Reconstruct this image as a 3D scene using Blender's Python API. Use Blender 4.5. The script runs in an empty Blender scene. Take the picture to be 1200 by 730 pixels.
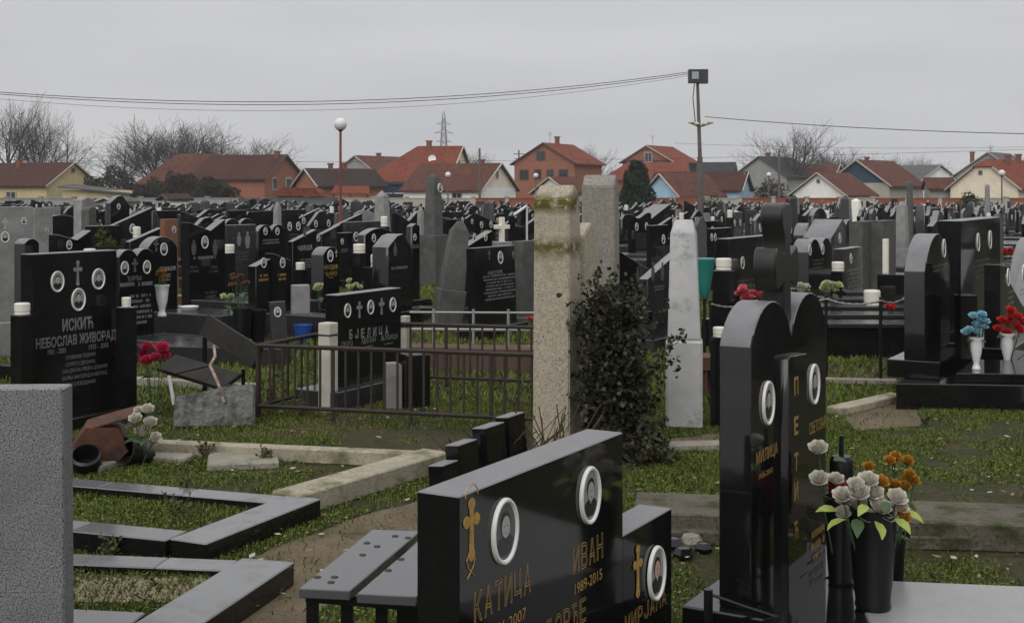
import bpy, bmesh, math, random
import numpy as np
from mathutils import Vector, Matrix
R = math.radians
random.seed(7)
S = bpy.context.scene
C = S.collection
# ------------------------------------------------------------------ camera
FPX, EYE, HZ = 1500.0, 1.65, 225.0          # focal length in photo pixels, eye height, horizon row
cd = bpy.data.cameras.new('camera'); cam = bpy.data.objects.new('camera', cd); C.objects.link(cam)
cam.location = (0, 0, EYE); cam.rotation_euler = (R(90), 0, 0)
cd.sensor_width = 36; cd.lens = 36 * FPX / 1200; cd.shift_y = -(365 - HZ) / 1200
cd.clip_start = .05; cd.clip_end = 6000
S.camera = cam
# ------------------------------------------------------------------ sky, overcast
SUN_EL, SUN_AZ = 36, 198
w = bpy.data.worlds.new('World'); S.world = w; w.use_nodes = True
nt = w.node_tree; N = nt.nodes; L = nt.links
for n in list(N): N.remove(n)
out = N.new('ShaderNodeOutputWorld'); bg = N.new('ShaderNodeBackground'); bg.inputs[1].default_value = .1
sky = N.new('ShaderNodeTexSky'); sky.sky_type = 'NISHITA'; sky.sun_disc = False
sky.sun_elevation = R(SUN_EL); sky.sun_rotation = R(SUN_AZ); sky.dust_density = 6; sky.air_density = 1.5
tc = N.new('ShaderNodeTexCoord'); mp = N.new('ShaderNodeMapping'); mp.inputs['Scale'].default_value = (1.6, 1.6, 9)
no = N.new('ShaderNodeTexNoise'); no.inputs['Scale'].default_value = 1.6; no.inputs['Detail'].default_value = 4; no.inputs['Roughness'].default_value = .45
cr = N.new('ShaderNodeValToRGB')
cr.color_ramp.elements[0].position = .3; cr.color_ramp.elements[0].color = (.55, .553, .575, 1)
cr.color_ramp.elements[1].position = .72; cr.color_ramp.elements[1].color = (.68, .68, .685, 1)
mul = N.new('ShaderNodeVectorMath'); mul.operation = 'SCALE'; mul.inputs['Scale'].default_value = 10.0
mx = N.new('ShaderNodeMixRGB'); mx.inputs[0].default_value = .97
L.new(tc.outputs['Generated'], mp.inputs[0]); L.new(mp.outputs[0], no.inputs[0]); L.new(no.outputs[0], cr.inputs[0])
sx_ = N.new('ShaderNodeSeparateXYZ'); L.new(tc.outputs['Generated'], sx_.inputs[0])
zr = N.new('ShaderNodeMapRange'); zr.interpolation_type = 'SMOOTHSTEP'; zr.inputs[1].default_value = .1; zr.inputs[2].default_value = 1.0; zr.inputs[3].default_value = 10.0; zr.inputs[4].default_value = 22.0
L.new(sx_.outputs[2], zr.inputs[0]); L.new(zr.outputs[0], mul.inputs['Scale'])       # overcast: zenith about 2.5 times the horizon
L.new(cr.outputs[0], mul.inputs[0]); L.new(sky.outputs[0], mx.inputs[1]); L.new(mul.outputs[0], mx.inputs[2])
L.new(mx.outputs[0], bg.inputs[0]); L.new(bg.outputs[0], out.inputs[0])
sd = bpy.data.lights.new('sun', 'SUN'); sun = bpy.data.objects.new('sun', sd); C.objects.link(sun)
sd.energy = 1.3; sd.angle = R(45); sd.color = (1, .97, .93)
az = R(SUN_AZ)
sv = Vector((math.sin(az) * math.cos(R(SUN_EL)), math.cos(az) * math.cos(R(SUN_EL)), math.sin(R(SUN_EL))))
sun.rotation_euler = sv.to_track_quat('Z', 'Y').to_euler()
S.view_settings.view_transform = 'Standard'; S.view_settings.look = 'None'
S.view_settings.exposure = 0.0; S.view_settings.gamma = 1; S.view_settings.use_curve_mapping = False

# ------------------------------------------------------------------ helpers
def gp(px, py, z=0.0):
    Y = FPX * (EYE - z) / (py - HZ); return Vector(((px - 600) / FPX * Y, Y, z))
def xp(px, Y): return (px - 600) / FPX * Y
def zp(py, Y): return EYE - (py - HZ) / FPX * Y
def pr(p): return (600 + FPX * p[0] / p[1], HZ + FPX * (EYE - p[2]) / p[1])
D60 = Vector((math.cos(R(60)), math.sin(R(60)), 0)); N60 = Vector((math.sin(R(60)), -math.cos(R(60)), 0))

MATS = {}
def mat(name, col, rough=.6, spec=.5, col2=None, vscale=4, vdetail=6, lo=.35, hi=.65, speck=None, sscale=250, slo=.55, shi=.7,
        bump=0, bscale=60, metal=0, patch=None, pscale=2, plo=.55, phi=.65, rvar=0, trans=0, emit=None, coat=0):
    if name in MATS: return MATS[name]
    m = bpy.data.materials.new(name); m.use_nodes = True; MATS[name] = m
    t = m.node_tree; b = t.nodes['Principled BSDF']; lk = t.links
    b.inputs['Roughness'].default_value = rough; b.inputs['Specular IOR Level'].default_value = spec; b.inputs['Metallic'].default_value = metal
    b.inputs['Coat Weight'].default_value = coat
    b.inputs['Base Color'].default_value = (*col, 1)
    co = t.nodes.new('ShaderNodeTexCoord').outputs['Object']; cur = None
    def ramp(scale, detail, lo, hi, rg=.6):
        n = t.nodes.new('ShaderNodeTexNoise'); n.inputs['Scale'].default_value = scale; n.inputs['Detail'].default_value = detail; n.inputs['Roughness'].default_value = rg
        lk.new(co, n.inputs['Vector'])
        r = t.nodes.new('ShaderNodeMapRange'); r.inputs[1].default_value = lo; r.inputs[2].default_value = hi
        lk.new(n.outputs[0], r.inputs[0]); return r.outputs[0], n.outputs[0]
    def mixin(fac, c):
        nonlocal cur
        q = t.nodes.new('ShaderNodeMixRGB'); lk.new(fac, q.inputs[0])
        if cur is None: q.inputs[1].default_value = (*col, 1)
        else: lk.new(cur, q.inputs[1])
        q.inputs[2].default_value = (*c, 1); cur = q.outputs[0]
    if col2: mixin(ramp(vscale, vdetail, lo, hi)[0], col2)
    if speck: mixin(ramp(sscale, 2, slo, shi)[0], speck)
    if patch: mixin(ramp(pscale, 6, plo, phi, .7)[0], patch)
    if cur is not None: lk.new(cur, b.inputs['Base Color'])
    if rvar:
        f = ramp(vscale * 1.7, 4, .3, .7)[0]; r = t.nodes.new('ShaderNodeMapRange')
        r.inputs[3].default_value = max(.02, rough - rvar); r.inputs[4].default_value = rough + rvar
        lk.new(f, r.inputs[0]); lk.new(r.outputs[0], b.inputs['Roughness'])
    if bump:
        h = ramp(bscale, 5, 0, 1)[1]; bm = t.nodes.new('ShaderNodeBump'); bm.inputs['Strength'].default_value = bump; bm.inputs['Distance'].default_value = .02
        lk.new(h, bm.inputs['Height']); lk.new(bm.outputs[0], b.inputs['Normal'])
    return m

class MB:
    def __init__(s): s.v = []; s.f = []; s.m = []
    def add(s, vs, fs, m=0):
        o = len(s.v); s.v += [tuple(v) for v in vs]; s.f += [tuple(i + o for i in f) for f in fs]; s.m += [m] * len(fs); return s
    def box(s, c, d, m=0, rz=0, M=None):
        x, y, z = d[0] / 2, d[1] / 2, d[2] / 2
        vs = [Vector((a * x, b * y, e * z)) for a, b, e in ((-1,-1,-1),(1,-1,-1),(1,1,-1),(-1,1,-1),(-1,-1,1),(1,-1,1),(1,1,1),(-1,1,1))]
        if rz: Q = Matrix.Rotation(rz, 3, 'Z'); vs = [Q @ v for v in vs]
        if M is not None: vs = [M @ v for v in vs]
        return s.add([v + Vector(c) for v in vs], [(0,3,2,1),(4,5,6,7),(0,1,5,4),(1,2,6,5),(2,3,7,6),(3,0,4,7)], m)
    def prism(s, pts, y0, y1, m=0):              # outline in x,z ; extruded along y
        n = len(pts)
        vs = [(x, y0, z) for x, z in pts] + [(x, y1, z) for x, z in pts]
        fs = [tuple(range(n)), tuple(range(2 * n - 1, n - 1, -1))] + [(i, i + n, (i + 1) % n + n, (i + 1) % n) for i in range(n)]
        return s.add(vs, fs, m)
    def tube(s, p, q, r0, r1=None, n=6, m=0, cap=True):
        p = Vector(p); q = Vector(q); r1 = r0 if r1 is None else r1
        d = (q - p); 
        if d.length < 1e-6: return s
        d.normalize(); a = d.orthogonal().normalized(); b = d.cross(a)
        vs = []
        for c, r in ((p, r0), (q, r1)):
            for i in range(n):
                t = 2 * math.pi * i / n; vs.append(c + a * math.cos(t) * r + b * math.sin(t) * r)
        fs = [(i, (i + 1) % n, (i + 1) % n + n, i + n) for i in range(n)]
        if cap: fs += [tuple(range(n - 1, -1, -1)), tuple(range(n, 2 * n))]
        return s.add(vs, fs, m)
    def path(s, pts, r, n=5, m=0):
        for a, b in zip(pts, pts[1:]): s.tube(a, b, r, r, n, m)
        return s
    def lathe(s, prof, n=20, c=(0, 0, 0), m=0):
        vs = []; fs = []; k = len(prof)
        for i in range(n):
            t = 2 * math.pi * i / n
            for r, z in prof: vs.append((c[0] + r * math.cos(t), c[1] + r * math.sin(t), c[2] + z))
        for i in range(n):
            j = (i + 1) % n
            for q in range(k - 1): fs.append((i * k + q, j * k + q, j * k + q + 1, i * k + q + 1))
        fs.append(tuple(i * k for i in range(n - 1, -1, -1))); fs.append(tuple(i * k + k - 1 for i in range(n)))
        return s.add(vs, fs, m)
    def mesh(s, name='mesh', bevel=0, smooth=35, seg=1):
        me = bpy.data.meshes.new(name); me.from_pydata(s.v, [], s.f); me.polygons.foreach_set('material_index', s.m); me.update()
        if bevel:
            bm = bmesh.new(); bm.from_mesh(me)
            ed = [e for e in bm.edges if len(e.link_faces) == 2 and e.calc_face_angle() > R(35)]
            bmesh.ops.bevel(bm, geom=ed, offset=bevel, segments=seg, affect='EDGES', clamp_overlap=True); bm.to_mesh(me); bm.free()
        if smooth:
            me.polygons.foreach_set('use_smooth', [True] * len(me.polygons)); me.set_sharp_from_angle(angle=R(smooth))
        return me

def obj(name, me, mats, parent=None, loc=(0, 0, 0), rot=(0, 0, 0), sc=(1, 1, 1), label=None, cat=None, group=None, kind=None):
    if isinstance(me, MB): me = me.mesh(name)
    if not isinstance(mats, (list, tuple)): mats = [mats]
    if len(me.materials) == 0:
        for m in mats: me.materials.append(m)
        o = bpy.data.objects.new(name, me)
    else:
        o = bpy.data.objects.new(name, me)
        for i, m in enumerate(mats):
            if me.materials[i] is not m: o.material_slots[i].link = 'OBJECT'; o.material_slots[i].material = m
    C.objects.link(o); o.parent = parent; o.location = loc; o.rotation_euler = rot; o.scale = sc
    tag(o, label, cat, group, kind); return o
def tag(o, label=None, cat=None, group=None, kind=None):
    if label: o['label'] = label
    if cat: o['category'] = cat
    if group: o['group'] = group
    if kind: o['kind'] = kind
def thing(name, label, cat, loc=(0, 0, 0), rz=0, group=None, rot=None):
    o = bpy.data.objects.new(name, None); C.objects.link(o); o.empty_display_size = .1
    o.location = loc; o.rotation_euler = rot if rot else (0, 0, rz); tag(o, label, cat, group); return o

# ------------------------------------------------------------------ materials
BLK = mat('black_granite', (.006, .006, .0065), .07, .5, speck=(.03, .03, .032), sscale=420, slo=.6, shi=.7, rvar=.03, vscale=6)
BLK2 = mat('dull_black_granite', (.005, .005, .0056), .13, .42, col2=(.009, .009, .009), vscale=5, speck=(.028, .028, .03), sscale=380, slo=.6, shi=.7, rvar=.07)
DGR = mat('dark_grey_granite', (.022, .023, .025), .22, .35, col2=(.035, .035, .036), vscale=9, speck=(.06, .06, .06), sscale=300, slo=.6, shi=.72, rvar=.1)
KRB = mat('grey_painted_sheen_kerb', (.1, .101, .106), .16, .6, speck=(.13, .13, .135), sscale=420, slo=.52, shi=.64, rvar=.05, patch=(.08, .077, .068), pscale=5, plo=.6, phi=.75)
KRB2 = mat('dusty_painted_sheen_kerb', (.17, .172, .177), .3, .5, speck=(.12, .12, .12), sscale=420, slo=.52, shi=.64, rvar=.08, patch=(.1, .093, .08), pscale=6, plo=.5, phi=.7)
CAPB = mat('sawn_black_granite', (.12, .122, .128), .38, .5, col2=(.16, .16, .165), vscale=7, speck=(.08, .08, .085), sscale=350, patch=(.09, .088, .08), pscale=5, plo=.6, phi=.75)
CAPD = mat('sawn_grey_granite', (.16, .16, .165), .5, .4, col2=(.2, .2, .2), vscale=7)
LED = mat('ledger_granite', (.02, .02, .021), .22, .5, speck=(.05, .05, .05), sscale=350, rvar=.08)
GRN = mat('speckled_grey_granite', (.15, .155, .163), .5, .4, speck=(.035, .036, .04), sscale=190, slo=.5, shi=.62, col2=(.25, .255, .26), vscale=160, vdetail=3, lo=.42, hi=.62, patch=(.1, .1, .1), pscale=3, plo=.45, phi=.8, bump=.12, bscale=200)
MRB = mat('weathered_grey_marble', (.16, .16, .157), .6, .3, col2=(.24, .24, .235), vscale=6, patch=(.12, .12, .105), pscale=3.5, plo=.52, phi=.75, bump=.15, bscale=60)
MRB2 = mat('dark_weathered_stone', (.055, .057, .055), .7, .3, col2=(.09, .09, .086), vscale=7, patch=(.05, .052, .04), pscale=3, bump=.2)
WMB = mat('pale_marble', (.34, .345, .35), .5, .3, col2=(.44, .44, .44), vscale=5, patch=(.25, .25, .24), pscale=4, bump=.12, bscale=50)
TERR = mat('rough_terrazzo', (.33, .285, .215), .85, .2, col2=(.43, .385, .305), vscale=40, speck=(.15, .135, .11), sscale=110, slo=.55, shi=.66, bump=.45, bscale=110, patch=(.2, .175, .13), pscale=3, plo=.55, phi=.8)
TERG = mat('grey_terrazzo', (.2, .19, .165), .85, .2, col2=(.29, .275, .24), vscale=40, speck=(.1, .095, .085), sscale=110, slo=.55, shi=.66, bump=.45, bscale=110, patch=(.13, .125, .105), pscale=3, plo=.5, phi=.8)
MOSS = mat('moss', (.09, .08, .012), .95, .1, col2=(.04, .045, .01), vscale=40, bump=.6, bscale=120)
CONC = mat('concrete', (.2, .185, .15), .9, .2, col2=(.29, .27, .22), vscale=5, speck=(.1, .09, .07), sscale=90, patch=(.09, .085, .05), pscale=4, plo=.55, phi=.7, bump=.4, bscale=60)
CONCD = mat('mossy_dark_concrete', (.08, .072, .056), .9, .2, col2=(.12, .105, .08), vscale=6, speck=(.04, .038, .03), sscale=70, patch=(.035, .042, .014), pscale=4, plo=.52, phi=.66, bump=.5, bscale=50)
CONB = mat('beige_concrete_kerb', (.27, .24, .18), .85, .2, col2=(.36, .325, .25), vscale=7, speck=(.17, .15, .11), sscale=60, patch=(.12, .115, .06), pscale=5, plo=.5, phi=.68, bump=.3, bscale=70)
IRON = mat('rusty_dark_iron', (.018, .014, .012), .65, .4, col2=(.032, .02, .014), vscale=14, patch=(.065, .03, .015), pscale=25, plo=.6, phi=.72, bump=.2, bscale=200)
RUST = mat('rusty_sheet_iron', (.055, .024, .015), .7, .3, col2=(.1, .04, .02), vscale=7, patch=(.02, .015, .012), pscale=4, plo=.5, phi=.65, bump=.25, bscale=120)
STEEL = mat('dull_galvanised_steel', (.32, .32, .32), .45, .5, metal=.6)
BIRON = mat('black_painted_iron', (.006, .006, .007), .35, .35)
WHT = mat('white_ceramic', (.68, .67, .64), .3, .5)
CND = mat('cream_candle_glass', (.62, .59, .5), .35, .5, col2=(.7, .69, .63), vscale=9)
WPL = mat('white_plastic', (.62, .62, .62), .4, .5)
GOLD = mat('gold_leaf', (.55, .33, .08), .5, .5, col2=(.3, .19, .06), vscale=60, metal=.25)
ENG = mat('engraved_pale_stone', (.19, .19, .19), .8, .2)
ENGD = mat('faint_engraving', (.085, .085, .085), .8, .2)
ENGB = mat('bright_engraving', (.34, .34, .33), .8, .2)
PBG = mat('portrait_paper', (.3, .3, .29), .25, .5, col2=(.2, .2, .2), vscale=8)
PBD = mat('portrait_dark_paper', (.085, .085, .085), .25, .5)
PDK = mat('portrait_suit', (.02, .02, .02), .25, .5)
PFC = mat('portrait_face', (.36, .35, .33), .25, .5)
PSK = mat('portrait_face_colour', (.5, .32, .25), .25, .5)
BARK = mat('winter_bark', (.05, .044, .04), .9, .2, col2=(.075, .066, .058), vscale=3)
TWIG = mat('winter_twigs', (.05, .043, .04), .9, .1)
IVY = mat('ivy_leaves', (.012, .015, .007), .5, .35, col2=(.022, .026, .011), vscale=5)
IVYB = mat('ivy_brown_leaves', (.045, .033, .017), .8, .2, col2=(.03, .025, .012), vscale=6)
STEM = mat('dry_stem', (.06, .045, .03), .9, .1)
PETW = mat('cream_petals', (.56, .53, .45), .7, .2, col2=(.42, .4, .34), vscale=30)
PETP = mat('pink_petals', (.5, .03, .09), .6, .2, col2=(.36, .02, .06), vscale=30)
PETK = mat('coral_pink_petals', (.6, .14, .17), .6, .2, col2=(.42, .07, .1), vscale=30)
PETR = mat('red_petals', (.55, .03, .03), .6, .2, col2=(.4, .02, .02), vscale=30)
PETB = mat('blue_petals', (.3, .52, .6), .6, .2, col2=(.2, .42, .52), vscale=30)
PETO = mat('ochre_petals', (.42, .2, .02), .7, .2, col2=(.3, .14, .02), vscale=30)
PETG = mat('greenish_cream_petals', (.5, .52, .3), .7, .2, col2=(.36, .4, .2), vscale=30)
LEAF = mat('cloth_leaf', (.26, .32, .07), .6, .3, col2=(.2, .27, .06), vscale=8)
LEAFD = mat('dark_cloth_leaf', (.04, .075, .03), .6, .3)
TEAL = mat('teal_plastic', (.02, .16, .14), .4, .4)
BLUE = mat('blue_plastic', (.015, .07, .3), .4, .5)
EVG = mat('evergreen_needles', (.014, .026, .012), .8, .1, col2=(.028, .042, .018), vscale=3)
THU = mat('thuja_needles', (.03, .042, .014), .8, .1, col2=(.055, .065, .02), vscale=8)
HEDG = mat('winter_hedge_leaves', (.034, .03, .02), .9, .1, col2=(.05, .042, .03), vscale=2)

# ------------------------------------------------------------------ ground
gm = bpy.data.materials.new('lawn_soil'); gm.use_nodes = True
t = gm.node_tree; b = t.nodes['Principled BSDF']; b.inputs['Roughness'].default_value = .95; b.inputs['Specular IOR Level'].default_value = .15
co = t.nodes.new('ShaderNodeTexCoord').outputs['Object']
def gnoise(sc, lo, hi, det=8):
    n = t.nodes.new('ShaderNodeTexNoise'); n.inputs['Scale'].default_value = sc; n.inputs['Detail'].default_value = det; n.inputs['Roughness'].default_value = .65
    t.links.new(co, n.inputs['Vector']); r = t.nodes.new('ShaderNodeMapRange'); r.inputs[1].default_value = lo; r.inputs[2].default_value = hi
    t.links.new(n.outputs[0], r.inputs[0]); return r.outputs[0]
def gmix(f, a, c):
    q = t.nodes.new('ShaderNodeMixRGB'); t.links.new(f, q.inputs[0])
    if isinstance(a, tuple): q.inputs[1].default_value = (*a, 1)
    else: t.links.new(a, q.inputs[1])
    q.inputs[2].default_value = (*c, 1); return q.outputs[0]
c1 = gmix(gnoise(1.1, .42, .6), (.04, .05, .017), (.075, .06, .036))
c2 = gmix(gnoise(22, .45, .68), c1, (.026, .03, .012))
c3 = gmix(gnoise(60, .6, .7), c2, (.11, .09, .055))
t.links.new(c3, b.inputs['Base Color'])
bp = t.nodes.new('ShaderNodeBump'); bp.inputs['Strength'].default_value = .8; bp.inputs['Distance'].default_value = .04
t.links.new(gnoise(35, 0, 1), bp.inputs['Height']); t.links.new(bp.outputs[0], b.inputs['Normal'])
g = MB(); xs = [-2500, -60, 60, 2500]; ys = [-200, 0, 110, 3000]
g.add([(x, y, 0) for y in ys for x in xs], [(r * 4 + c, r * 4 + c + 1, r * 4 + c + 5, r * 4 + c + 4) for r in range(3) for c in range(3)])
obj('ground', g, gm, kind='structure')
PATHM = mat('worn_earth_path', (.1, .078, .05), .95, .15, col2=(.145, .115, .078), vscale=3, speck=(.06, .05, .03), sscale=60, patch=(.05, .052, .02), pscale=2.5, plo=.56, phi=.66, bump=.6, bscale=40)
def sheet(name, pxs, z, m, jit=.03):
    pts = [gp(x, y) for x, y in pxs]; rr = random.Random(3); fine = []
    for i in range(len(pts)):
        a, c = pts[i], pts[(i + 1) % len(pts)]; k = max(1, int((c - a).length / .12))
        for q in range(k):
            p = a.lerp(c, q / k); fine.append((p.x + rr.uniform(-jit, jit), p.y + rr.uniform(-jit, jit), z))
    obj(name, MB().add(fine, [tuple(range(len(fine)))]), m, kind='structure')
PATHS = [[(255, 668), (330, 640), (400, 612), (492, 586), (560, 575), (560, 610), (490, 640), (430, 668), (350, 740), (240, 745)],
         [(985, 487), (1075, 462), (1080, 500), (1000, 506)], [(770, 516), (850, 508), (850, 524), (775, 530)]]
for p in PATHS: sheet('path', p, .004, PATHM)

# ------------------------------------------------------------------ stone shapes
def arc(x0, x1, z0, rise, n=14):
    c = (x0 + x1) / 2; h = (x1 - x0) / 2; rad = (h * h + rise * rise) / (2 * rise); a = math.asin(min(1, h / rad)); zc = z0 + rise - rad
    if rise > h: a = math.pi - a
    return [(c + rad * math.sin(a - 2 * a * i / n), zc + rad * math.cos(a - 2 * a * i / n)) for i in range(n + 1)]   # right to left
def outline(kind, w, h):
    x = w / 2; B = [(-x, 0), (x, 0)]
    if kind == 'flat': return B + [(x, h), (-x, h)]
    if kind == 'arch': return B + arc(-x, x, h - .3 * w, .3 * w)
    if kind == 'lowarch': return B + arc(-x, x, h - .13 * w, .13 * w)
    if kind == 'roundarch': return B + arc(-x, x, h - .45 * w, .45 * w)
    if kind == 'darch': return B + arc(0, x, h - .16 * w, .16 * w, 12) + arc(-x, 0, h - .16 * w, .16 * w, 12)[1:]
    if kind == 'gable': return B + [(x, h - .22 * w), (0, h), (-x, h - .22 * w)]
    if kind == 'slantr': return B + [(x, h), (-x, h - .3 * w)]
    if kind == 'slantl': return B + [(x, h - .3 * w), (-x, h)]
    if kind == 'vtop': return B + [(x, h), (.08 * w, h - .22 * w), (-x, h - .03)]
    if kind == 'peak': return B + [(x, h - .38 * w), (.12 * w, h), (-.12 * w, h - .02), (-x, h - .3 * w)]
    if kind == 'step': return B + [(x, h - .3), (.2 * w, h - .3), (.2 * w, h), (-x, h)]
    if kind == 'wave':
        return B + [(x - w * i / 16, h - .07 * w + .07 * w * math.sin(i / 16 * 2 * math.pi + .6)) for i in range(17)]
    if kind == 'chamfer': return B + [(x, h - .16), (x - .16, h), (-x + .16, h), (-x, h - .16)]
    if kind == 'ridge': return B + [(x, h - .22), (x - .1, h - .1), (.06 * w, h), (-.1 * w, h - .1), (-.2 * w, h - .16), (-x, h - .22)]
    raise KeyError(kind)
def slab_mesh(kind, w, h, th, bev=.004):
    return capped(MB().prism(outline(kind, w, h), -th / 2, th / 2).mesh('slab', bevel=bev))
def capped(me, lim=.4):                      # upward faces take slot 1: sawn on stones, painted sheen on kerbs
    me.polygons.foreach_set('material_index', [1 if p.normal.z > lim else 0 for p in me.polygons]); return me
def cap_of(m): return [m, CAPB if m in (BLK, BLK2) else CAPD if m is DGR else m]
def oval(rx, rz, n=24): return [(rx * math.cos(2 * math.pi * i / n), rz * math.sin(2 * math.pi * i / n)) for i in range(n)]
def portrait_meshes():
    m = MB(); n = 32                                             # a rim one metre high, facing -y
    prof = [(1, 0), (1, -.04), (.965, -.07), (.9, -.07), (.86, -.045), (.84, -.03)]
    k = len(prof)
    for i in range(n):
        c, s_ = math.cos(2 * math.pi * i / n), math.sin(2 * math.pi * i / n)
        for r, y in prof: m.v.append(((.385 - .5 * (1 - r)) * c, y, (.5 - .5 * (1 - r)) * s_))
    for i in range(n):
        j = (i + 1) % n
        for q in range(k - 1): m.f.append((i * k + q, i * k + q + 1, j * k + q + 1, j * k + q)); m.m.append(0)
    rim = m.mesh('rim')
    def flat(m, pts, y, mi): m.add([(x, y, z) for x, z in pts], [tuple(range(len(pts)))], mi)
    p = MB(); flat(p, oval(.312, .428), -.032, 0)
    sh = [(-.25, -.17), (-.2, -.27), (-.11, -.355), (.11, -.355), (.2, -.27), (.25, -.17), (.2, -.1), (.08, -.05), (.05, .0), (-.05, .0), (-.08, -.05), (-.2, -.1)]
    flat(p, sh, -.036, 1)
    flat(p, [(-.045, -.07), (0, -.15), (.045, -.07)], -.039, 3)
    flat(p, [(x, z + .13) for x, z in oval(.15, .17)], -.040, 1)       # hair
    flat(p, [(x, z + .07) for x, z in oval(.125, .165)], -.044, 2)        # face
    flat(p, [(-.06, .08), (-.02, .08), (-.02, .09), (-.06, .09)], -.047, 1); flat(p, [(.02, .08), (.06, .08), (.06, .09), (.02, .09)], -.047, 1)
    flat(p, [(-.03, -.025), (.03, -.025), (.03, -.015), (-.03, -.015)], -.047, 1)
    photo = p.mesh('photo', smooth=0)
    q = MB(); q.v = list(m.v); q.f = list(m.f); q.m = [0] * len(m.f)
    flat(q, oval(.312, .428, 16), -.032, 1); flat(q, sh, -.036, 2); flat(q, [(x, z + .06) for x, z in oval(.1, .15, 10)], -.04, 3)
    return rim, photo, q.mesh('portrait')
RIM, PHOTO, PFAR = portrait_meshes()
def cross_outline(style, h, w):
    if style == 'plain':
        s = w * .13
        return [(-s, -h / 2), (s, -h / 2), (s, h * .1), (w / 2, h * .1), (w / 2, h * .1 + 2 * s), (s, h * .1 + 2 * s), (s, h / 2), (-s, h / 2), (-s, h * .1 + 2 * s), (-w / 2, h * .1 + 2 * s), (-w / 2, h * .1), (-s, h * .1)]
    # lobed ends: trefoil-like arms
    pts = []; c = h * .14
    def lobe(cx, cz, r, a0, a1, n=9):
        return [(cx + r * math.cos(a0 + (a1 - a0) * i / n), cz + r * math.sin(a0 + (a1 - a0) * i / n)) for i in range(n + 1)]
    s = w * .1; r = w * .2
    pts += [(-s, -h / 2 + r), (-s, -h / 2 + r)][:1]
    pts = lobe(0, -h / 2 + r, r, R(130), R(410)) 
    pts += [(s, c - s)] + lobe(w / 2 - r, c, r, R(220), R(500)) + [(s, c + s)] + lobe(0, h / 2 - r, r, R(310), R(590)) + [(-s, c + s)] + lobe(-w / 2 + r, c, r, R(40), R(320)) + [(-s, c - s)]
    return pts
def text_mesh(s, outline_w=0):
    cu = bpy.data.curves.new('t', 'FONT'); cu.body = s; cu.align_x = 'LEFT'
    if outline_w: cu.fill_mode = 'NONE'; cu.bevel_depth = outline_w; cu.bevel_resolution = 0
    cu.resolution_u = 3
    o = bpy.data.objects.new('t', cu); C.objects.link(o); dg = bpy.context.evaluated_depsgraph_get()
    me = bpy.data.meshes.new_from_object(o.evaluated_get(dg)); bpy.data.objects.remove(o)
    vs = np.empty(len(me.vertices) * 3); me.vertices.foreach_get('co', vs); vs = vs.reshape(-1, 3)
    lo, hi = vs.min(0), vs.max(0); vs[:, 0] = (vs[:, 0] - lo[0]) / (hi[0] - lo[0]); vs[:, 1] = (vs[:, 1] - lo[1]) / (hi[1] - lo[1])
    q = np.stack([vs[:, 0], -(vs[:, 2] - vs[:, 2].min()) * .02, vs[:, 1]], 1); me.vertices.foreach_set('co', q.ravel()); me.update()
    me.materials.clear(); return me

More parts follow.
